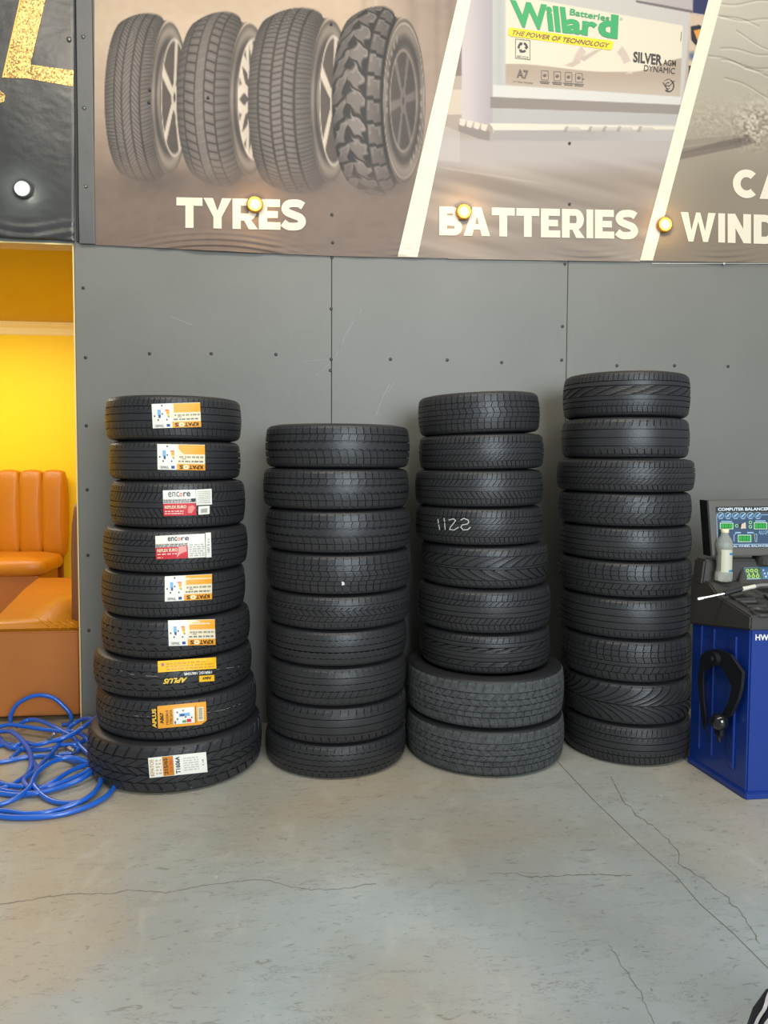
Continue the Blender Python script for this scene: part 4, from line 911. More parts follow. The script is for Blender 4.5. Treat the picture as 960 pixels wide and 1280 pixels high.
lamp(30, 238, 'round cool white lamp on the glossy black sign', (.93, 1, .88), 16, LG)
lamp(319, 257, 'round amber lamp over the letters of the word TYRES', (1, .62, .20), 16, LG)
lamp(579, 266, 'round amber lamp over the first letters of BATTERIES', (1, .66, .22), 14, LG)
lamp(829, 282, 'round amber lamp at the foot of a white diagonal, beside WIND', (1, .66, .22), 14, LG)

# ------------------------------------------------------------------ lounge benches
lea = mat('orange_leather', (196, 122, 18), .38, bump=.35, bscale=110, var=.06, vscale=3)
lea_top = lea
lea_dark = mat('tan_leather_front', (172, 104, 48), .42, bump=.35, bscale=90, var=.06, vscale=3)
piping = mat('leather_piping', (150, 78, 16), .45)
def pad(name, c, s, m, parent, r=.04, lvl=3, puff=.012, rot=None):
    bm = bmesh.new(); bmesh.ops.create_cube(bm, size=1); bmesh.ops.subdivide_edges(bm, edges=bm.edges[:], cuts=9, use_grid_fill=True)
    hx, hy, hz = s[0]/2, s[1]/2, s[2]/2
    for v in bm.verts:
        q = Vector((v.co.x*s[0], v.co.y*s[1], v.co.z*s[2])); inn = Vector((max(-hx+r, min(hx-r, q.x)), max(-hy+r, min(hy-r, q.y)), max(-hz+r, min(hz-r, q.z))))
        d = q-inn; q = inn+d.normalized()*r if d.length > 1e-6 else q
        fx, fz, fy = 1-abs(v.co.x*2)**2, 1-abs(v.co.z*2)**2, 1-abs(v.co.y*2)**2
        q += Vector((math.copysign(puff*fy*fz, v.co.x)*(abs(v.co.x) > .49), math.copysign(puff*fx*fz, v.co.y)*(abs(v.co.y) > .49), math.copysign(puff*fx*fy, v.co.z)*(abs(v.co.z) > .49)))
        v.co = (rot @ q if rot else q)+Vector(c)
    o = obj(name, bm, m, parent, True); return o
yb_ = YB-.01
pR = on_y(81, 640, yb_-.12); ztop = on_y(40, 588, yb_-.12).z; zs = on_y(40, 691, yb_-.16).z
root = empty('banquette_bench', (0, 0, 0), 'orange leather bench with an upright channelled backrest against the yellow wall', 'bench', None)
seams = [on_y(px, 640, yb_-.12).x for px in (-31, -3, 25, 53.5, 81)]
w0 = seams[1]-seams[0]; seams = [seams[0]-w0*k for k in (4, 3, 2, 1)]+seams
for a, b in zip(seams[:-1], seams[1:]): pad('backrest_panel', ((a+b)/2, yb_-.09, (ztop+zs)/2-.02), (b-a-.002, .12, ztop-zs+.02), lea, root, .028, puff=.016)
bm = bmesh.new(); add_box(bm, ((seams[0]+pR.x)/2-.03, yb_-.02, (ztop-.02)/2), (pR.x-seams[0]-.04, .035, ztop-.02), .008); obj('back_board', bm, piping, root)
ysf = on_z(40, 712, zs-.07).y
sw = pR.x-seams[0]
pad('seat_cushion', ((seams[0]+pR.x)/2, (yb_-.14+ysf)/2, zs-.06), (sw, yb_-.14-ysf, .15), lea, root, .07, puff=.012)
bm = bmesh.new(); add_box(bm, ((seams[0]+pR.x-.06)/2, (yb_-.14+ysf)/2+.03, (zs-.12)/2), (sw-.06, yb_-.16-ysf, zs-.13), .012); obj('seat_base', bm, lea_dark, root)
# near bench: seat block with a slanted inner corner, and its upright padded end seen edge-on
root = empty('lounge_bench', (0, 0, 0), 'low orange leather bench end nearest the opening, with a wrinkled seat edge', 'bench', None)
yf = .13; zf = on_y(50, 781, yf).z; xe = on_y(100, 840, yf).x
def zq(px, py): return on_z(px, py, zf)
p_far_r = zq(88, 722); p_far_l = zq(46, 722); p_mid = zq(28, 736); p_left = zq(-4, 768)
outl = [Vector((xe, yf, 0)), Vector((xe, p_far_r.y, 0)), Vector((p_far_l.x, p_far_l.y, 0)), Vector((p_mid.x, p_mid.y, 0)), Vector((p_left.x, p_left.y, 0)), Vector((p_left.x-.5, p_left.y-.15, 0)), Vector((p_left.x-.5, yf, 0))]
outl = [v+Vector((0, 0, .03)) for v in outl]
bm = bmesh.new(); add_prism(bm, outl, (0, 0, zf-.03-.035)); bmesh.ops.bevel(bm, geom=bm.edges[:], offset=.008, segments=2, affect='EDGES'); obj('seat_base', bm, lea_dark, root)
bm = bmesh.new(); add_prism(bm, [v+Vector((0, 0, zf-.03-.035)) for v in outl], (0, 0, .035)); bmesh.ops.bevel(bm, geom=bm.edges[:], offset=.015, segments=3, affect='EDGES')
o = obj('seat_cushion', bm, lea, root, True)
# creases pulled across the front edge
for k in range(4):
    x0 = on_y(46+11*k, 775, yf).x; pts = [Vector((x0-.05+.02*k*.3, yf+.16, zf+.001)), Vector((x0, yf+.07, zf+.0025)), Vector((x0+.05, yf+.01, zf-.003)), Vector((x0+.075, yf-.001, zf-.03))]
    bm = bmesh.new(); add_tube(bm, catmull(pts, 5), lambda t: .0008+.0022*math.sin(PI*t), 6); obj('crease', bm, lea, root, True)
xa = on_y(91, 700, yf+.13).x
bm = bmesh.new(); zt2 = on_y(98, 617, yf+.25).z
prof = [(yf+.08, .03), (yf+.08, zt2-.30), (yf+.10, zt2-.15), (yf+.15, zt2-.05), (yf+.24, zt2-.005), (yf+.34, zt2), (yf+1.2, zt2), (yf+1.2, .03)]
add_prism(bm, [Vector((xa, y, z)) for y, z in prof], (.08, 0, 0)); bmesh.ops.bevel(bm, geom=bm.edges[:], offset=.022, segments=3, affect='EDGES'); obj('end_panel', bm, mat('brown_leather_end', (150, 96, 62), .45, bump=.2, bscale=90), root, True)

# ------------------------------------------------------------------ blue air hose
hose_m = mat('blue_hose', (22, 92, 190), .28, spec=.6, coat=.3)
def zt(pts, z, n=8, amp=.0): return catmull([on_z(x, y, z+(amp*math.sin(i*1.7))) for i, (x, y) in enumerate(pts)], n)
hr = .0105
def path(pts):
    """(px, py, height of the hose above the floor)"""
    out = [on_z(x, y, max(z, hr)) for x, y, z in pts]; return catmull(out, 8)
loops = [
 [(13,905,.02),(14,893,.05),(22,880,.08),(38,871,.10),(53,869,.11),(68,873,.10),(80,883,.08),(88,893,.05),(89,903,.03),(84,911,.02),(78,914,.02)],
 [(-10,912,.03),(10,906,.05),(30,908,.05),(50,911,.05),(75,914,.05),(95,915,.05),(105,920,.05),(113,931,.04),(120,943,.03),(125,951,.03),(122,953,.03),(105,957,.03),(88,964,.03),(70,975,.03),(55,984,.02),(40,992,.012),(20,994,.012),(-10,990,.012)],
 [(-12,916,.03),(5,914,.04),(15,915,.05),(28,926,.04),(37,940,.03),(39,955,.03),(34,968,.02),(20,978,.02),(5,985,.015),(-14,992,.012)],
 [(128,892,.16),(118,899,.13),(105,908,.09),(92,917,.07),(78,923,.06),(62,927,.05),(45,931,.04),(30,928,.03),(15,934,.02),(3,927,.02),(-3,920,.02),(-10,916,.02)],
 [(118,900,.12),(108,898,.10),(95,903,.07),(84,913,.05),(76,926,.04),(66,940,.03),(52,955,.03),(44,968,.03),(42,980,.03),(50,991,.02),(62,1000,.012),(80,1004,.012),(100,1002,.012),(115,993,.012),(124,981,.012),(125,970,.012),(118,958,.02),(105,951,.04),(90,947,.05),(75,949,.05),(60,955,.05),(48,964,.045),(42,973,.04),(36,985,.03),(20,998,.02),(0,1006,.012),(-12,1010,.012)],
 [(-12,1013,.012),(10,1014,.012),(30,1017,.015),(55,1016,.02),(80,1010,.02),(100,1002,.03),(118,990,.035),(126,975,.03),(122,962,.03),(112,956,.03),(95,952,.02),(80,948,.012),(55,945,.012),(30,947,.012),(10,951,.012),(-12,954,.012)],
 [(-12,1019,.012),(20,1022,.012),(55,1021,.012),(85,1016,.012),(112,1007,.014),(132,996,.016),(142,985,.016),(142.5,979,.02)],
 [(-10,975,.02),(8,981,.02),(25,983,.02),(45,984,.012),(60,984,.02),(82,976,.025),(100,969,.025),(118,958,.035),(124,953,.03)],
 [(20,908,.04),(35,900,.05),(50,901,.06),(65,907,.06),(80,915,.05),(92,922,.04),(100,932,.03),(108,940,.02),(118,948,.012)],
 [(-12,985,.012),(15,990,.012),(40,992,.02),(62,988,.02),(85,981,.02),(105,972,.03),(120,960,.03)],
 [(75,931,.03),(95,930,.03),(108,925,.03),(120,923,.03)],
 [(15,935,.012),(40,937,.012),(62,936,.012),(80,931,.02),(98,936,.02),(90,941,.015),(72,944,.012)],
 [(-10,935,.012),(10,930,.012),(24,936,.012),(19,943,.012),(14,948,.012)],
 [(36,985,.025),(30,975,.03),(45,962,.03),(40,950,.02)],
]
hose = empty('air_hose', on_z(70, 960, 0), 'tangled blue air hose lying in loops beside the stickered tyres', 'hose')
for k, lp in enumerate(loops):
    pth = path(lp)
    if k == 0:
        pth = catmull([Vector((q.x, .045, max(q.z, hr))) for q in (on_y(x, y, .045) for x, y, z in lp)], 8)
    bm = bmesh.new(); add_tube(bm, pth, hr, 10); keep(obj('hose_loop', bm, hose_m, None, True), hose)
brass = mat('brass', (200, 150, 70), .3, .9); steel = mat('steel', (190, 188, 182), .3, .9)
def fitting(p, q, m, r=.011):
    bm = bmesh.new(); p, q = Vector(p), Vector(q); add_cyl(bm, p, p.lerp(q, .5), r*1.05, seg=6); add_cyl(bm, p.lerp(q, .5), q, r*.7, seg=14); add_cyl(bm, p.lerp(q, .8), p.lerp(q, .88), r*.95, seg=14)
    keep(obj('hose_fitting', bm, m), hose)
fitting(on_z(142.4, 979.5, .02), on_z(138, 974, .03), brass); fitting(on_z(61, 925, .06), on_z(68, 917, .07), steel); fitting(on_z(86, 935, .03), on_z(93, 939, .03), steel)

# ------------------------------------------------------------------ wheel balancer
blue_m = mat('blue_cabinet_paint', (16, 50, 128), .35, bump=.1, bscale=80, coat=.2)
blk = mat('black_textured_plastic', (60, 57, 53), .5, bump=.4, bscale=260); blk2 = mat('black_metal', (30, 31, 34), .4, .3)
A = on_z(932, 999, 0); Bk = on_z(859, 943, 0)
xl, xr, yfr, ybk = A.x, A.x+.62, A.y, -.68
xk = on_y(859, 945, ybk).x+.004
cab = empty('wheel_balancer', (A.x, A.y, 0), 'blue wheel balancing machine with a black tool tray, beside the tallest tyre pile', 'machine')
zb0 = on_y(932, 787, yfr).z; zt0 = on_y(932, 770, yfr).z; zbk = on_y(862, 719, ybk).z
def fx(y): return xl+(xk-xl)*(y-yfr)/(ybk-yfr)
bm = bmesh.new(); o4 = [Vector((xl+.004, yfr+.004, .02)), Vector((xr, yfr+.004, .02)), Vector((xr, ybk, .02)), Vector((xk+.004, ybk, .02))]
add_prism(bm, o4, (0, 0, zb0-.02)); bmesh.ops.bevel(bm, geom=bm.edges[:], offset=.006, segments=2, affect='EDGES'); keep(obj('cabinet', bm, blue_m), cab)
bm = bmesh.new(); add_prism(bm, [Vector((xl-.006, yfr-.008, 0)), Vector((xr+.006, yfr-.008, 0)), Vector((xr+.006, ybk, 0)), Vector((xk-.006, ybk, 0))], (0, 0, .028)); bmesh.ops.bevel(bm, geom=bm.edges[:], offset=.004, segments=2, affect='EDGES'); keep(obj('base_flange', bm, blue_m), cab)
# pressed panel seams on the side
for yy, wv_ in ((yfr+.22, .012), (yfr+.10, .05), (yfr+.30, .006)):
    bm = bmesh.new(); add_box(bm, (fx(yy)+.003, yy, zb0/2+.02), (.010, wv_, zb0-.14), .003, 1); keep(obj('pressed_rib', bm, blue_m), cab)
# tray: wedge with rimmed pockets on top
zr = zbk
side = [(yfr-.012, zb0), (yfr-.012, zt0), (yfr+.18, zt0+.045), (ybk-.13, zr-.015), (ybk, zr), (ybk, zb0-.06)]
bm = bmesh.new(); n = len(side)
def add_wedge(bm, side, off0, off1):
    a = [bm.verts.new((fx(y)-off0, y, z)) for y, z in side]; b = [bm.verts.new((xr+off1, y, z)) for y, z in side]
    fs = [bm.faces.new(a), bm.faces.new(b[::-1])]+[bm.faces.new((a[k], b[k], b[(k+1) % len(a)], a[(k+1) % len(a)])) for k in range(len(a))]
    bmesh.ops.recalc_face_normals(bm, faces=fs)
add_wedge(bm, side, .010, .010); bmesh.ops.bevel(bm, geom=bm.edges[:], offset=.006, segments=2, affect='EDGES'); tray = keep(obj('tool_tray', bm, blk), cab)
def zs_(y): return float(np.interp(y, [s_[0] for s_ in side[1:5]], [s_[1] for s_ in side[1:5]]))
pk = mat('pocket_shade', (14, 14, 15), .6)
# raised rims around pockets, flat floors painted near-black for the shade of a recess
def pocket(pts, rim=.006):
    Q = [Vector((x, y, zs_(y)+.001)) for x, y in pts]
    bm = bmesh.new(); c = sum(Q, Vector())/len(Q)
    a = [bm.verts.new(q) for q in Q]; b_ = [bm.verts.new(q+Vector((0, 0, .010))) for q in Q]; d_ = [bm.verts.new(q+(c-q).normalized()*rim*1.4+Vector((0, 0, .010))) for q in Q]; e_ = [bm.verts.new(q+(c-q).normalized()*rim*2+Vector((0, 0, .0015))) for q in Q]
    k_ = len(Q)
    for r1, r2 in ((a, b_), (b_, d_), (d_, e_)):
        for k in range(k_): bm.faces.new((r1[k], r1[(k+1) % k_], r2[(k+1) % k_], r2[k]))
    bmesh.ops.recalc_face_normals(bm, faces=bm.faces[:]); rm = keep(obj('pocket_rim', bm, blk, None), tray)
    bm = bmesh.new(); bm.faces.new([bm.verts.new(q+(c-q).normalized()*rim*2+Vector((0, 0, .002))) for q in Q]); bmesh.ops.recalc_face_normals(bm, faces=bm.faces[:]); keep(obj('pocket', bm, pk), tray)
def tp(px, py):    # point on the sloping tray seen at a pixel
    d = ray(px, py)
    for k in range(1600):
        p = CAM+d*(2.4+k*.001)
        if p.z < zs_(p.y)+.004 and p.y > yfr-.012: break
    return (p.x, p.y)
pocket([tp(911,745), tp(929,741), tp(944,749), tp(920,750.5)]); pocket([tp(922,752.5), tp(947,752), tp(958,758), tp(934,759)])
pocket([tp(936,736), tp(968,733), tp(985,744), tp(952,744)]); pocket([tp(955,745), tp(990,746), tp(1000,756), tp(968,756)])
cc = tp(950, 765.5); pocket([(cc[0]+.036*math.cos(2*PI*k/18), cc[1]+.036*math.sin(2*PI*k/18)) for k in range(18)], .004)
# hood and upright behind the tray
bm = bmesh.new(); y0h = ybk-.09; hd = [on_y(877, 722, y0h), on_y(881, 700, y0h)]
add_prism(bm, [Vector((hd[0].x, y0h, zr-.03)), Vector((hd[1].x, y0h, hd[1].z)), Vector((xr, y0h, hd[1].z)), Vector((xr, y0h, zr-.03))], (0, .085, 0)); bmesh.ops.bevel(bm, geom=bm.edges[:], offset=.008, segments=2, affect='EDGES'); keep(obj('hood', bm, blk), cab)
bm = bmesh.new(); q = on_y(955, 698, y0h+.02); add_box(bm, (q.x+.12, y0h+.04, q.z+.03), (.30, .06, .12), .01); add_lathe(bm, [(.05, 0), (.05, .03), (.03, .04)], (q.x, y0h+.0, q.z-.02), 18); keep(obj('head_support', bm, blk), cab)
# control console with keys
k0 = (925, 731); ky = yfr+.24; ca_, cb_, cc_, cd_ = on_y(924, 731, ky), on_y(929, 705, ky+.05), on_y(1010, 702, ky+.05), on_y(1010, 729, ky)
bm = bmesh.new(); add_prism(bm, [ca_, cb_, cc_, cd_], (0, .07, -.02)); bmesh.ops.bevel(bm, geom=bm.edges[:], offset=.004, segments=2, affect='EDGES'); console = keep(obj('console', bm, blk), cab)
nrm = (cb_-ca_).cross(cc_-ca_).normalized(); nrm = nrm if nrm.dot(CAM-ca_) > 0 else -nrm
def con(px, py, l=0):
    d = ray(px, py); t = (ca_-CAM).dot(nrm)/d.dot(nrm); return CAM+d*t+nrm*(.0015+.0006*l)
P = Print(con); P.poly([(929.5,709.5),(990,707.5),(993,723),(934,724.8)], ink(86, 116, 150)); P.poly([(930.5,710.3),(950,709.6),(954,723.3),(934.5,724)], ink(70, 96, 70), 1)
kg = ink(190, 226, 110)
for r_ in range(2):
    for c_ in range(3): P.ring(934+5.4*c_+r_*1.8, 713.6+7*r_, 2.1, 2.1, .8, kg, 2, 12)
for c_ in range(3): P.line([(935.5+5.4*c_,716.2),(936.2+5.4*c_,718.2)], 1, kg, 2)
P.line([(933,724),(950,723.4)], .6, ink(200,214,200), 2)
for x, y in [(954,713),(955.5,717),(957,721)]: P.disc(x, y, 1.1, 1.1, ink(200, 220, 235), 2, 8)
P.disc(961, 717, 2.4, 2.6, ink(190, 220, 230), 2)
o = P.build('keypad'); keep(o, console); 
# display head
yd = ybk-.11; head = empty('display', on_y(940, 660, yd)); keep(head, cab)
def dis(px, py, l=0): return on_y(px, py, yd-.002-l*.0006)
a, b, c, d = on_y(884.5, 626, yd), on_y(1075, 622, yd), on_y(1072, 694, yd), on_y(889.5, 695, yd)
bm = bmesh.new(); add_prism(bm, [a, b, c, d], (0, .06, 0)); bmesh.ops.bevel(bm, geom=bm.edges[:], offset=.004, segments=2, affect='EDGES'); casing = obj('display_casing', bm, mat('grey_bezel', (92, 88, 82), .5)); casing.parent = head; casing.matrix_parent_inverse = Matrix.Translation(on_y(940, 660, yd)).inverted()
bm = bmesh.new(); add_prism(bm, [on_y(883.5,625.5,yd+.001), on_y(885.5,625.5,yd+.001), on_y(890.5,695.5,yd+.001), on_y(888.5,695.5,yd+.001)], (0, .06, 0)); o = obj('dark_edge', bm, ink(12, 12, 14)); o.parent = head; o.matrix_parent_inverse = casing.matrix_parent_inverse.copy()
P = Print(dis); fb = ink(52, 74, 100); lb = ink(150, 184, 208); wt = ink(214, 222, 224); gn = ink(52, 176, 66); gnl = ink(150, 216, 130)
P.poly([(896,642),(1062,640),(1060,684),(900,684.5)], fb, 0); P.poly([(895,633.5),(1064,631.5),(1064,639),(895,640.5)], ink(38, 38, 40), 0)
P.text('COMPUTER BALANCER', (897.5,634.8), (962,634.2), (897.5,638.6), wt, 1, .03)
for k in range(6): P.ring(900.8+9.3*k, 644.3, 4.2, 4.2, .6, lb, 1, 12); P.disc(900.8+9.3*k, 644.6, 2.6, 2.4, ink(70, 120, 160), 1); P.line([(899+9.3*k,646),(903.5+9.3*k,641.8)], .7, wt, 2.2); P.line([(899+9.3*k,648.4),(903+9.3*k,648.4)], .6, lb, 2)
P.line([(897,684),(895.8,645),(897,642.5)], .7, lb, 1); P.line([(952,643.5),(1060,642)], .7, lb, 1); P.line([(900,680.5),(1060,679.5)], .8, lb, 1)
def disp(x0, y0, x1, y1):
    P.rect(x0, y0, x1, y1, ink(200, 232, 190), 1); P.rect(x0+.8, y0+.8, x1-.8, y1-.8, ink(20, 110, 50), 2.2)
    n = 3; w = (x1-x0-2)/n
    for k in range(n): P.text('8', (x0+1.4+w*k, y0+1.8), (x0+w*(k+1)+.6, y0+1.8), (x0+1.4+w*k, y1-1.8), gn, 3.4, .01)
disp(900, 653.5, 916.5, 661.5); disp(942.5, 653, 959, 661.5); disp(922.5, 668.5, 939, 677.5)
P.rect(901.5, 651.2, 915, 652.4, lb, 1); P.rect(944, 650.6, 957, 652, lb, 1); P.rect(919, 665, 926, 666.6, lb, 1); P.rect(934, 665, 942, 666.6, lb, 1)
for x, y in [(921, 657.2), (938, 653), (938, 658.4)]: P.ring(x, y, 2.2, 2.2, .8, gnl, 1, 12)
P.disc(925.5, 657, 2.8, 2.6, ink(30, 34, 40), 1); P.poly([(927,655),(932,652.8),(932.5,660.5),(926,661)], ink(206, 186, 164), 2)
P.line([(917.5,676.5),(917.5,668.5),(919.5,667.5)], .8, lb, 1); P.line([(944,667.5),(946,668),(946,677),(944.5,677)], .7, lb, 1); P.line([(942.8,667),(944.3,677)], .7, ink(170, 180, 90), 1)
P.text('DIGITAL WHEEL BALANCER', (905,681.6), (962,681), (905,684), wt, 1, .02); P.text('ALU.OPT', (948.5,663), (962,663), (948.5,668), lb, 1)
o = P.build('front_print'); o.parent = head; o.matrix_parent_inverse = casing.matrix_parent_inverse.copy()
# lettering on the front
P = Print(lambda x, y, l: on_y(x, y, yfr+.003-l*.0006)); P.text('HW', (944.3,793), (961,793), (944.3,800.5), white, 1, .03)
keep(P.build('lettering'), cab)
# width caliper hanging on the side
def onside(px, py, off):
    p0 = Vector((xl-off, yfr, 0)); nn = Vector((ybk-yfr, -(xk-xl), 0)).normalized(); nn = Vector((-nn.x, -nn.y, 0)) if nn.x > 0 else nn
    d = ray(px, py); return CAM+d*((p0-CAM).dot(nn)/d.dot(nn))
sn = Vector((-(ybk-yfr), (xk-xl), 0)).normalized()
cal = empty('width_caliper', onside(898, 822, .02), 'black metal wheel width caliper hanging on the side of the blue cabinet', 'tool')
def calp(name, pts, off, th, m):
    bm = bmesh.new(); add_prism(bm, [onside(x, y, off) for x, y in pts], sn*th); bmesh.ops.bevel(bm, geom=bm.edges[:], offset=.002, segments=1, affect='EDGES'); return keep(obj(name, bm, m), cal)
calp('caliper_arm', [(884,814),(898,811),(908,814),(917,818),(932,840),(930,860),(926,875),(918,893),(908,900),(904,895),(913,878),(918,858),(911,843),(902,831),(892,826)], .016, .014, blk2)
calp('caliper_arm', [(878,818),(890,812),(896,820),(892,833),(882,838),(880.5,850),(882,880),(885,903),(881,912),(877.5,890),(873.5,852),(874,842)], .020, .008, blk2)
bm = bmesh.new(); c0 = onside(899, 823, .016); add_cyl(bm, c0, c0+sn*.035, .030, seg=24); add_cyl(bm, c0+sn*.035, c0+sn*.045, .012, seg=12); keep(obj('pivot', bm, blk2, None), cal)
bm = bmesh.new(); c1 = onside(899.5, 902, .045); add_sphere(bm, c1, .036, u=20, v=14); keep(obj('knob', bm, mat('glossy_black_knob', (20, 20, 22), .12, coat=.6), None, True), cal)
bm = bmesh.new(); add_cyl(bm, onside(893, 903, .002), onside(893, 903, .05), .02, seg=16); add_box(bm, onside(899, 912, .03), (.02, .05, .05), .006); add_cyl(bm, onside(898.5, 908, .03), onside(899, 927, .03), .011, .008, 12); keep(obj('hanger', bm, blk2), cal)
# distance gauge rod with handle and cable
rod_y = yfr+.10
zrod = lambda px, py: dep(px, py, (Vector((fx(yfr+.2), yfr+.16, .8))-CAM).dot(fw)-.02)
gauge = empty('distance_gauge', zrod(908, 742), 'thin bright metal gauge rod with black grip and grey cable, reaching over the tray', 'tool')
chrome = mat('bright_steel', (225, 222, 212), .2, .8)
bm = bmesh.new(); add_cyl(bm, zrod(874, 748.5), zrod(908, 741.5), .0045, seg=12); add_cyl(bm, zrod(872, 749), zrod(879, 747.5), .0068, seg=12); keep(obj('rod', bm, chrome, None), gauge)
bm = bmesh.new(); add_cyl(bm, zrod(906.5, 742), zrod(928, 736), .0095, seg=14); add_cyl(bm, zrod(906, 742), zrod(909, 741.3), .011, seg=14); keep(obj('grip', bm, blk2, None), gauge)
bm = bmesh.new(); add_cyl(bm, zrod(926.5, 736.8), zrod(932, 735.3), .009, seg=10); add_cyl(bm, zrod(931, 735.6), zrod(944, 732.8), .0085, seg=12); keep(obj('connector', bm, ink(206, 200, 184)), gauge)
bm = bmesh.new(); add_tube(bm, catmull([zrod(943, 733), zrod(952, 731.5), zrod(965, 732), zrod(980, 738), zrod(990, 748)], 6), .0075, 10); keep(obj('cable', bm, ink(120, 118, 110), None, True), gauge)
# water bottle on the tray
pb = on_z(904.5, 724, zs_(ybk-.11)+.008); yq = ybk-.13
pb = on_y(904.5, 724, yq); pb.z = zs_(yq)+.007
s_px = F/(pb-CAM).dot(fw); R_ = 10.2/s_px; H_ = 66/s_px
bot = empty('water_bottle', pb, 'clear ribbed plastic water bottle with a cream cap on the machine tray', 'bottle')
pet = glass('clear_plastic', (232, 232, 218), .2); pet.node_tree.nodes['Principled BSDF'].inputs['Transmission Weight'].default_value = .72
prf = [(.0005, .003), (R_*.6, .001), (R_*.95, .004), (R_, .012), (R_, H_*.17), (R_*.93, H_*.20)]
for k in range(9): z = H_*(.22+.04*k); prf += [(R_*.80, z), (R_*.88, z+H_*.02)]
prf += [(R_*.84, H_*.60), (R_*.96, H_*.66), (R_*.97, H_*.72), (R_*.80, H_*.80), (R_*.48, H_*.88), (R_*.40, H_*.93), (R_*.40, H_*.96)]
bm = bmesh.new(); add_lathe(bm, prf, seg=28); obj('bottle_body', bm, pet, bot, True)
bm = bmesh.new(); add_lathe(bm, [(R_*.44, H_*.925), (R_*.47, H_*.93), (R_*.46, H_*.995), (R_*.40, H_*1.0)], seg=24); obj('bottle_cap', bm, ink(226, 212, 176), bot, True)
V = []; Fc = []; n = 12
for k in range(n+1):
    a = -1.35+1.75*k/n; 
    for z in (H_*.19, H_*.24, H_*.52, H_*.56, H_*.62): V.append((R_*.93*math.sin(a+.45), -R_*.93*math.cos(a+.45), z))
idx = []
for k in range(n):
    for j in range(4): Fc.append((k*5+j, k*5+5+j, k*5+6+j, k*5+1+j)); idx.append(1 if (j in (0, 2) and k > 6) else 0)
o = pydata('bottle_label', V, Fc, [ink(196, 192, 170), ink(30, 130, 190)], bot, True, idx)
# ------------------------------------------------------------------ crouching person at the edge of the view
from mathutils.bvhtree import BVHTree
def skin(name, pts, edges, radii, m, parent=None, lvl=2):
    me = bpy.data.meshes.new(name); me.from_pydata(pts, edges, []); o = bpy.data.objects.new(name, me); C.objects.link(o)
    md = o.modifiers.new('s', 'SKIN'); md.use_smooth_shade = True
    for v, r in zip(me.skin_vertices[0].data, radii): v.radius = (r, r) if not isinstance(r, tuple) else r
    me.skin_vertices[0].data[0].use_root = True
    sd = o.modifiers.new('d', 'SUBSURF'); sd.levels = sd.render_levels = lvl
    dg = bpy.context.evaluated_depsgraph_get(); m2 = bpy.data.meshes.new_from_object(o.evaluated_get(dg)); m2.name = name
    C.objects.unlink(o); bpy.data.objects.remove(o)
    q = link(name, m2, None, None, True); m2.materials.clear(); m2.materials.append(m)
    if parent: q.parent = parent
    return q
K = dep(975, 1303, 1.26); K.z += .035
O = lambda x, y, z: tuple(K+Vector((x, y, z)))
hipc = K+Vector((.43, -.10, -.14)); an = Vector((K.x-.02, K.y+.02, .10)); K2 = K+Vector((.34, .20, -.30)); an2 = Vector((K.x+.72, K.y+.12, .09))
chest = hipc+Vector((-.10, .02, .40)); neck = chest+Vector((-.06, 0, .17)); headc = neck+Vector((-.05, 0, .15))
skin_m = mat('skin', (134, 92, 68), .5, bump=.1, bscale=150); cloth = mat('dark_track_fabric', (26, 29, 42), .7, bump=.4, bscale=220); stripe = mat('white_stripe', (228, 230, 236), .6)
V = [hipc, hipc+Vector((-.03, 0, .16)), chest, neck, neck+Vector((-.015, 0, .07)), headc+Vector((-.01, 0, .02)), headc+Vector((0, 0, .10)), headc+Vector((-.055, 0, -.035))]
R_ = [(.13, .11), (.12, .10), (.14, .11), .055, .052, (.078, .092), (.06, .07), .045]
E = [(0, 1), (1, 2), (2, 3), (3, 4), (4, 5), (5, 6), (5, 7)]
def limb(start, pts, rad):
    p = start
    for q, r in zip(pts, rad): V.append(Vector(q)); R_.append(r); E.append((p, len(V)-1)); p = len(V)-1
    return p
sh1, sh2 = chest+Vector((-.03, -.19, .08)), chest+Vector((-.03, .19, .08))
e1, w1 = sh1+Vector((-.05, -.05, -.28)), K+Vector((.20, -.06, .12)); e2, w2 = sh2+Vector((-.06, .06, -.27)), K+Vector((.24, .12, .06))
h1 = limb(2, [sh1, e1, w1, w1+Vector((-.05, .01, -.005))], [.055, .042, .028, (.040, .022)]); h2 = limb(2, [sh2, e2, w2, w2+Vector((-.05, .0, -.01))], [.055, .042, .028, (.040, .022)])
hn = []
for hb, w in ((h1, w1), (h2, w2)):
    b = V[hb]
    for k, (dy, ln) in enumerate(((-.032, .9), (-.011, 1), (.011, .95), (.032, .8))):
        limb(hb, [b+Vector((-.035, dy, .0)), b+Vector((-.035-.032*ln, dy*1.1, -.004)), b+Vector((-.035-.055*ln, dy*1.15, -.020))], [.0095, .0088, .0075])
    limb(hb, [b+Vector((.0, -.045, -.004)), b+Vector((-.028, -.062, -.012))], [.011, .009])
l1 = limb(0, [hipc+Vector((-.02, -.09, -.02)), K, an, an+Vector((-.10, 0, -.05))], [.085, .058, .04, .035]); l2 = limb(0, [hipc+Vector((-.02, .09, -.02)), K2, an2, an2+Vector((.06, 0, -.04))], [.085, .055, .038, .03])
person = skin('person', V, E, R_, skin_m); tag(person, 'crouching person in dark trousers with white side stripes at the lower edge', 'person')
def cl(name, pts, edges, rad, m=cloth): return skin(name, pts, edges, rad, m, person)
cl('track_jacket', [hipc+Vector((0, 0, .03)), hipc+Vector((-.03, 0, .17)), chest, neck+Vector((0, 0, -.01)), sh1, e1, w1+(e1-w1)*.12, sh2, e2, w2+(e2-w2)*.12], [(0, 1), (1, 2), (2, 3), (2, 4), (4, 5), (5, 6), (2, 7), (7, 8), (8, 9)],
   [(.155, .13), (.145, .125), (.165, .13), .068, .078, .062, .044, .078, .062, .044])
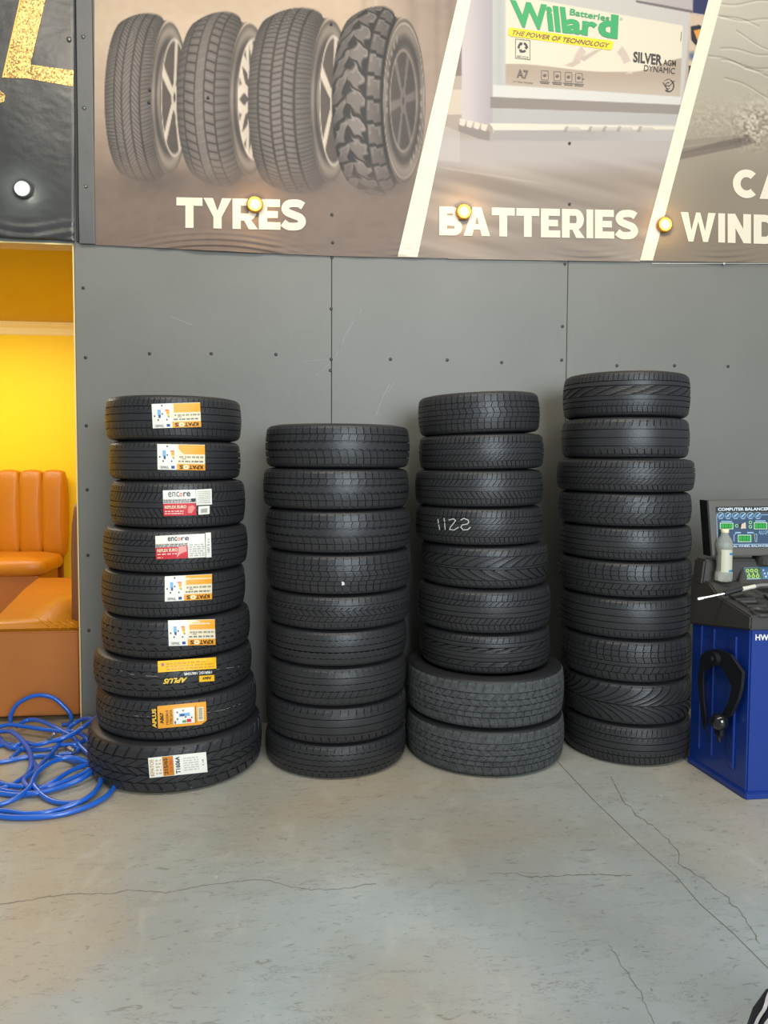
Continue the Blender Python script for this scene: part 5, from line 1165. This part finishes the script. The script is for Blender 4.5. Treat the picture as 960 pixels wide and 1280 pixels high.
tr = cl('track_trousers', [hipc, hipc+Vector((-.02, -.09, -.02)), hipc.lerp(K, .55)+Vector((0, -.03, .02)), K, K.lerp(an, .45)+Vector((.03, 0, 0)), an+Vector((.005, 0, .03)), hipc+Vector((-.02, .09, -.02)), hipc.lerp(K2, .5), K2, K2.lerp(an2, .5), an2+Vector((-.03, 0, .01))],
   [(0, 1), (1, 2), (2, 3), (3, 4), (4, 5), (0, 6), (6, 7), (7, 8), (8, 9), (9, 10)], [(.15, .13), .115, .105, .085, .078, .058, .115, .10, .082, .07, .055])
for q, a, nm in ((an, -1, 'shoe'), (an2, -1, 'shoe')):
    s_ = skin(nm, [q+Vector((.04, 0, -.035)), q+Vector((-.02, 0, -.03)), q+Vector((-.11, 0, -.05)), q+Vector((-.19, 0, -.06))], [(0, 1), (1, 2), (2, 3)], [(.042, .05), (.044, .05), (.046, .038), (.036, .026)], ink(30, 30, 34), person)
hair = mat('short_dark_hair', (24, 20, 18), .8, bump=1, bscale=300)
bm = bmesh.new(); add_sphere(bm, headc+Vector((.018, 0, .055)), .098, .98, .88, .95, 24, 16); bmesh.ops.delete(bm, geom=[v for v in bm.verts if v.co.z < headc.z+.02 and v.co.x < headc.x+.03], context='VERTS'); obj('hair', bm, hair, person, True)
for sy in (-1, 1):
    bm = bmesh.new(); add_sphere(bm, headc+Vector((-.072, sy*.030, .018)), .012); obj('eye', bm, ink(235, 232, 226), person, True)
    bm = bmesh.new(); add_sphere(bm, headc+Vector((-.081, sy*.030, .018)), .006); obj('iris', bm, ink(40, 26, 18), person, True)
    bm = bmesh.new(); add_sphere(bm, headc+Vector((.0, sy*.083, .01)), .028, .6, .3, 1); obj('ear', bm, skin_m, person, True)
bm = bmesh.new(); add_lathe(bm, [(.013, 0), (.011, .015), (.006, .035), (.002, .042)], headc+Vector((-.085, 0, -.018)), 12, (-.15, 0, 1)); obj('nose', bm, skin_m, person, True)
bm = bmesh.new(); add_sphere(bm, headc+Vector((-.086, 0, -.045)), .02, .35, 1, .25); obj('mouth', bm, mat('lips', (130, 66, 56), .5), person, True)
bpy.context.view_layer.update()
bvh = BVHTree.FromObject(tr, bpy.context.evaluated_depsgraph_get())
def stripes(pl, w):
    V, Fc = [], []
    pl = catmull([Vector((x, y, 0)) for x, y in pl], 5)
    pl = [p for p in pl if all(bvh.ray_cast(CAM, ray(p.x+e, p.y).normalized())[0] is not None for e in (-w, 0, w))]
    for i, p in enumerate(pl):
        t = (pl[min(i+1, len(pl)-1)]-pl[max(i-1, 0)]).normalized(); nn = Vector((-t.y, t.x, 0))*w/2
        for s_ in (-1, 1):
            q = p+nn*s_; d = ray(q.x, q.y).normalized(); h = bvh.ray_cast(CAM, d)
            if h[0] is None: return V, Fc
            V.append(h[0]+h[1]*.0025)
        if i: a = 2*i; Fc.append((a-2, a-1, a+1, a))
    return V, Fc
for pl, w in (([(966,1236),(961,1248),(957,1262),(949,1275),(944,1290),(942,1310)], 4.5), ([(984,1248),(971,1262),(966,1272),(959,1281),(954,1295),(952,1312)], 4.5)):
    V_, F_ = stripes(pl[::-1] if False else pl, w)
    if len(V_) > 4: pydata('white_side_stripe', V_, F_, stripe, person)
    print('STRIPE', len(V_))
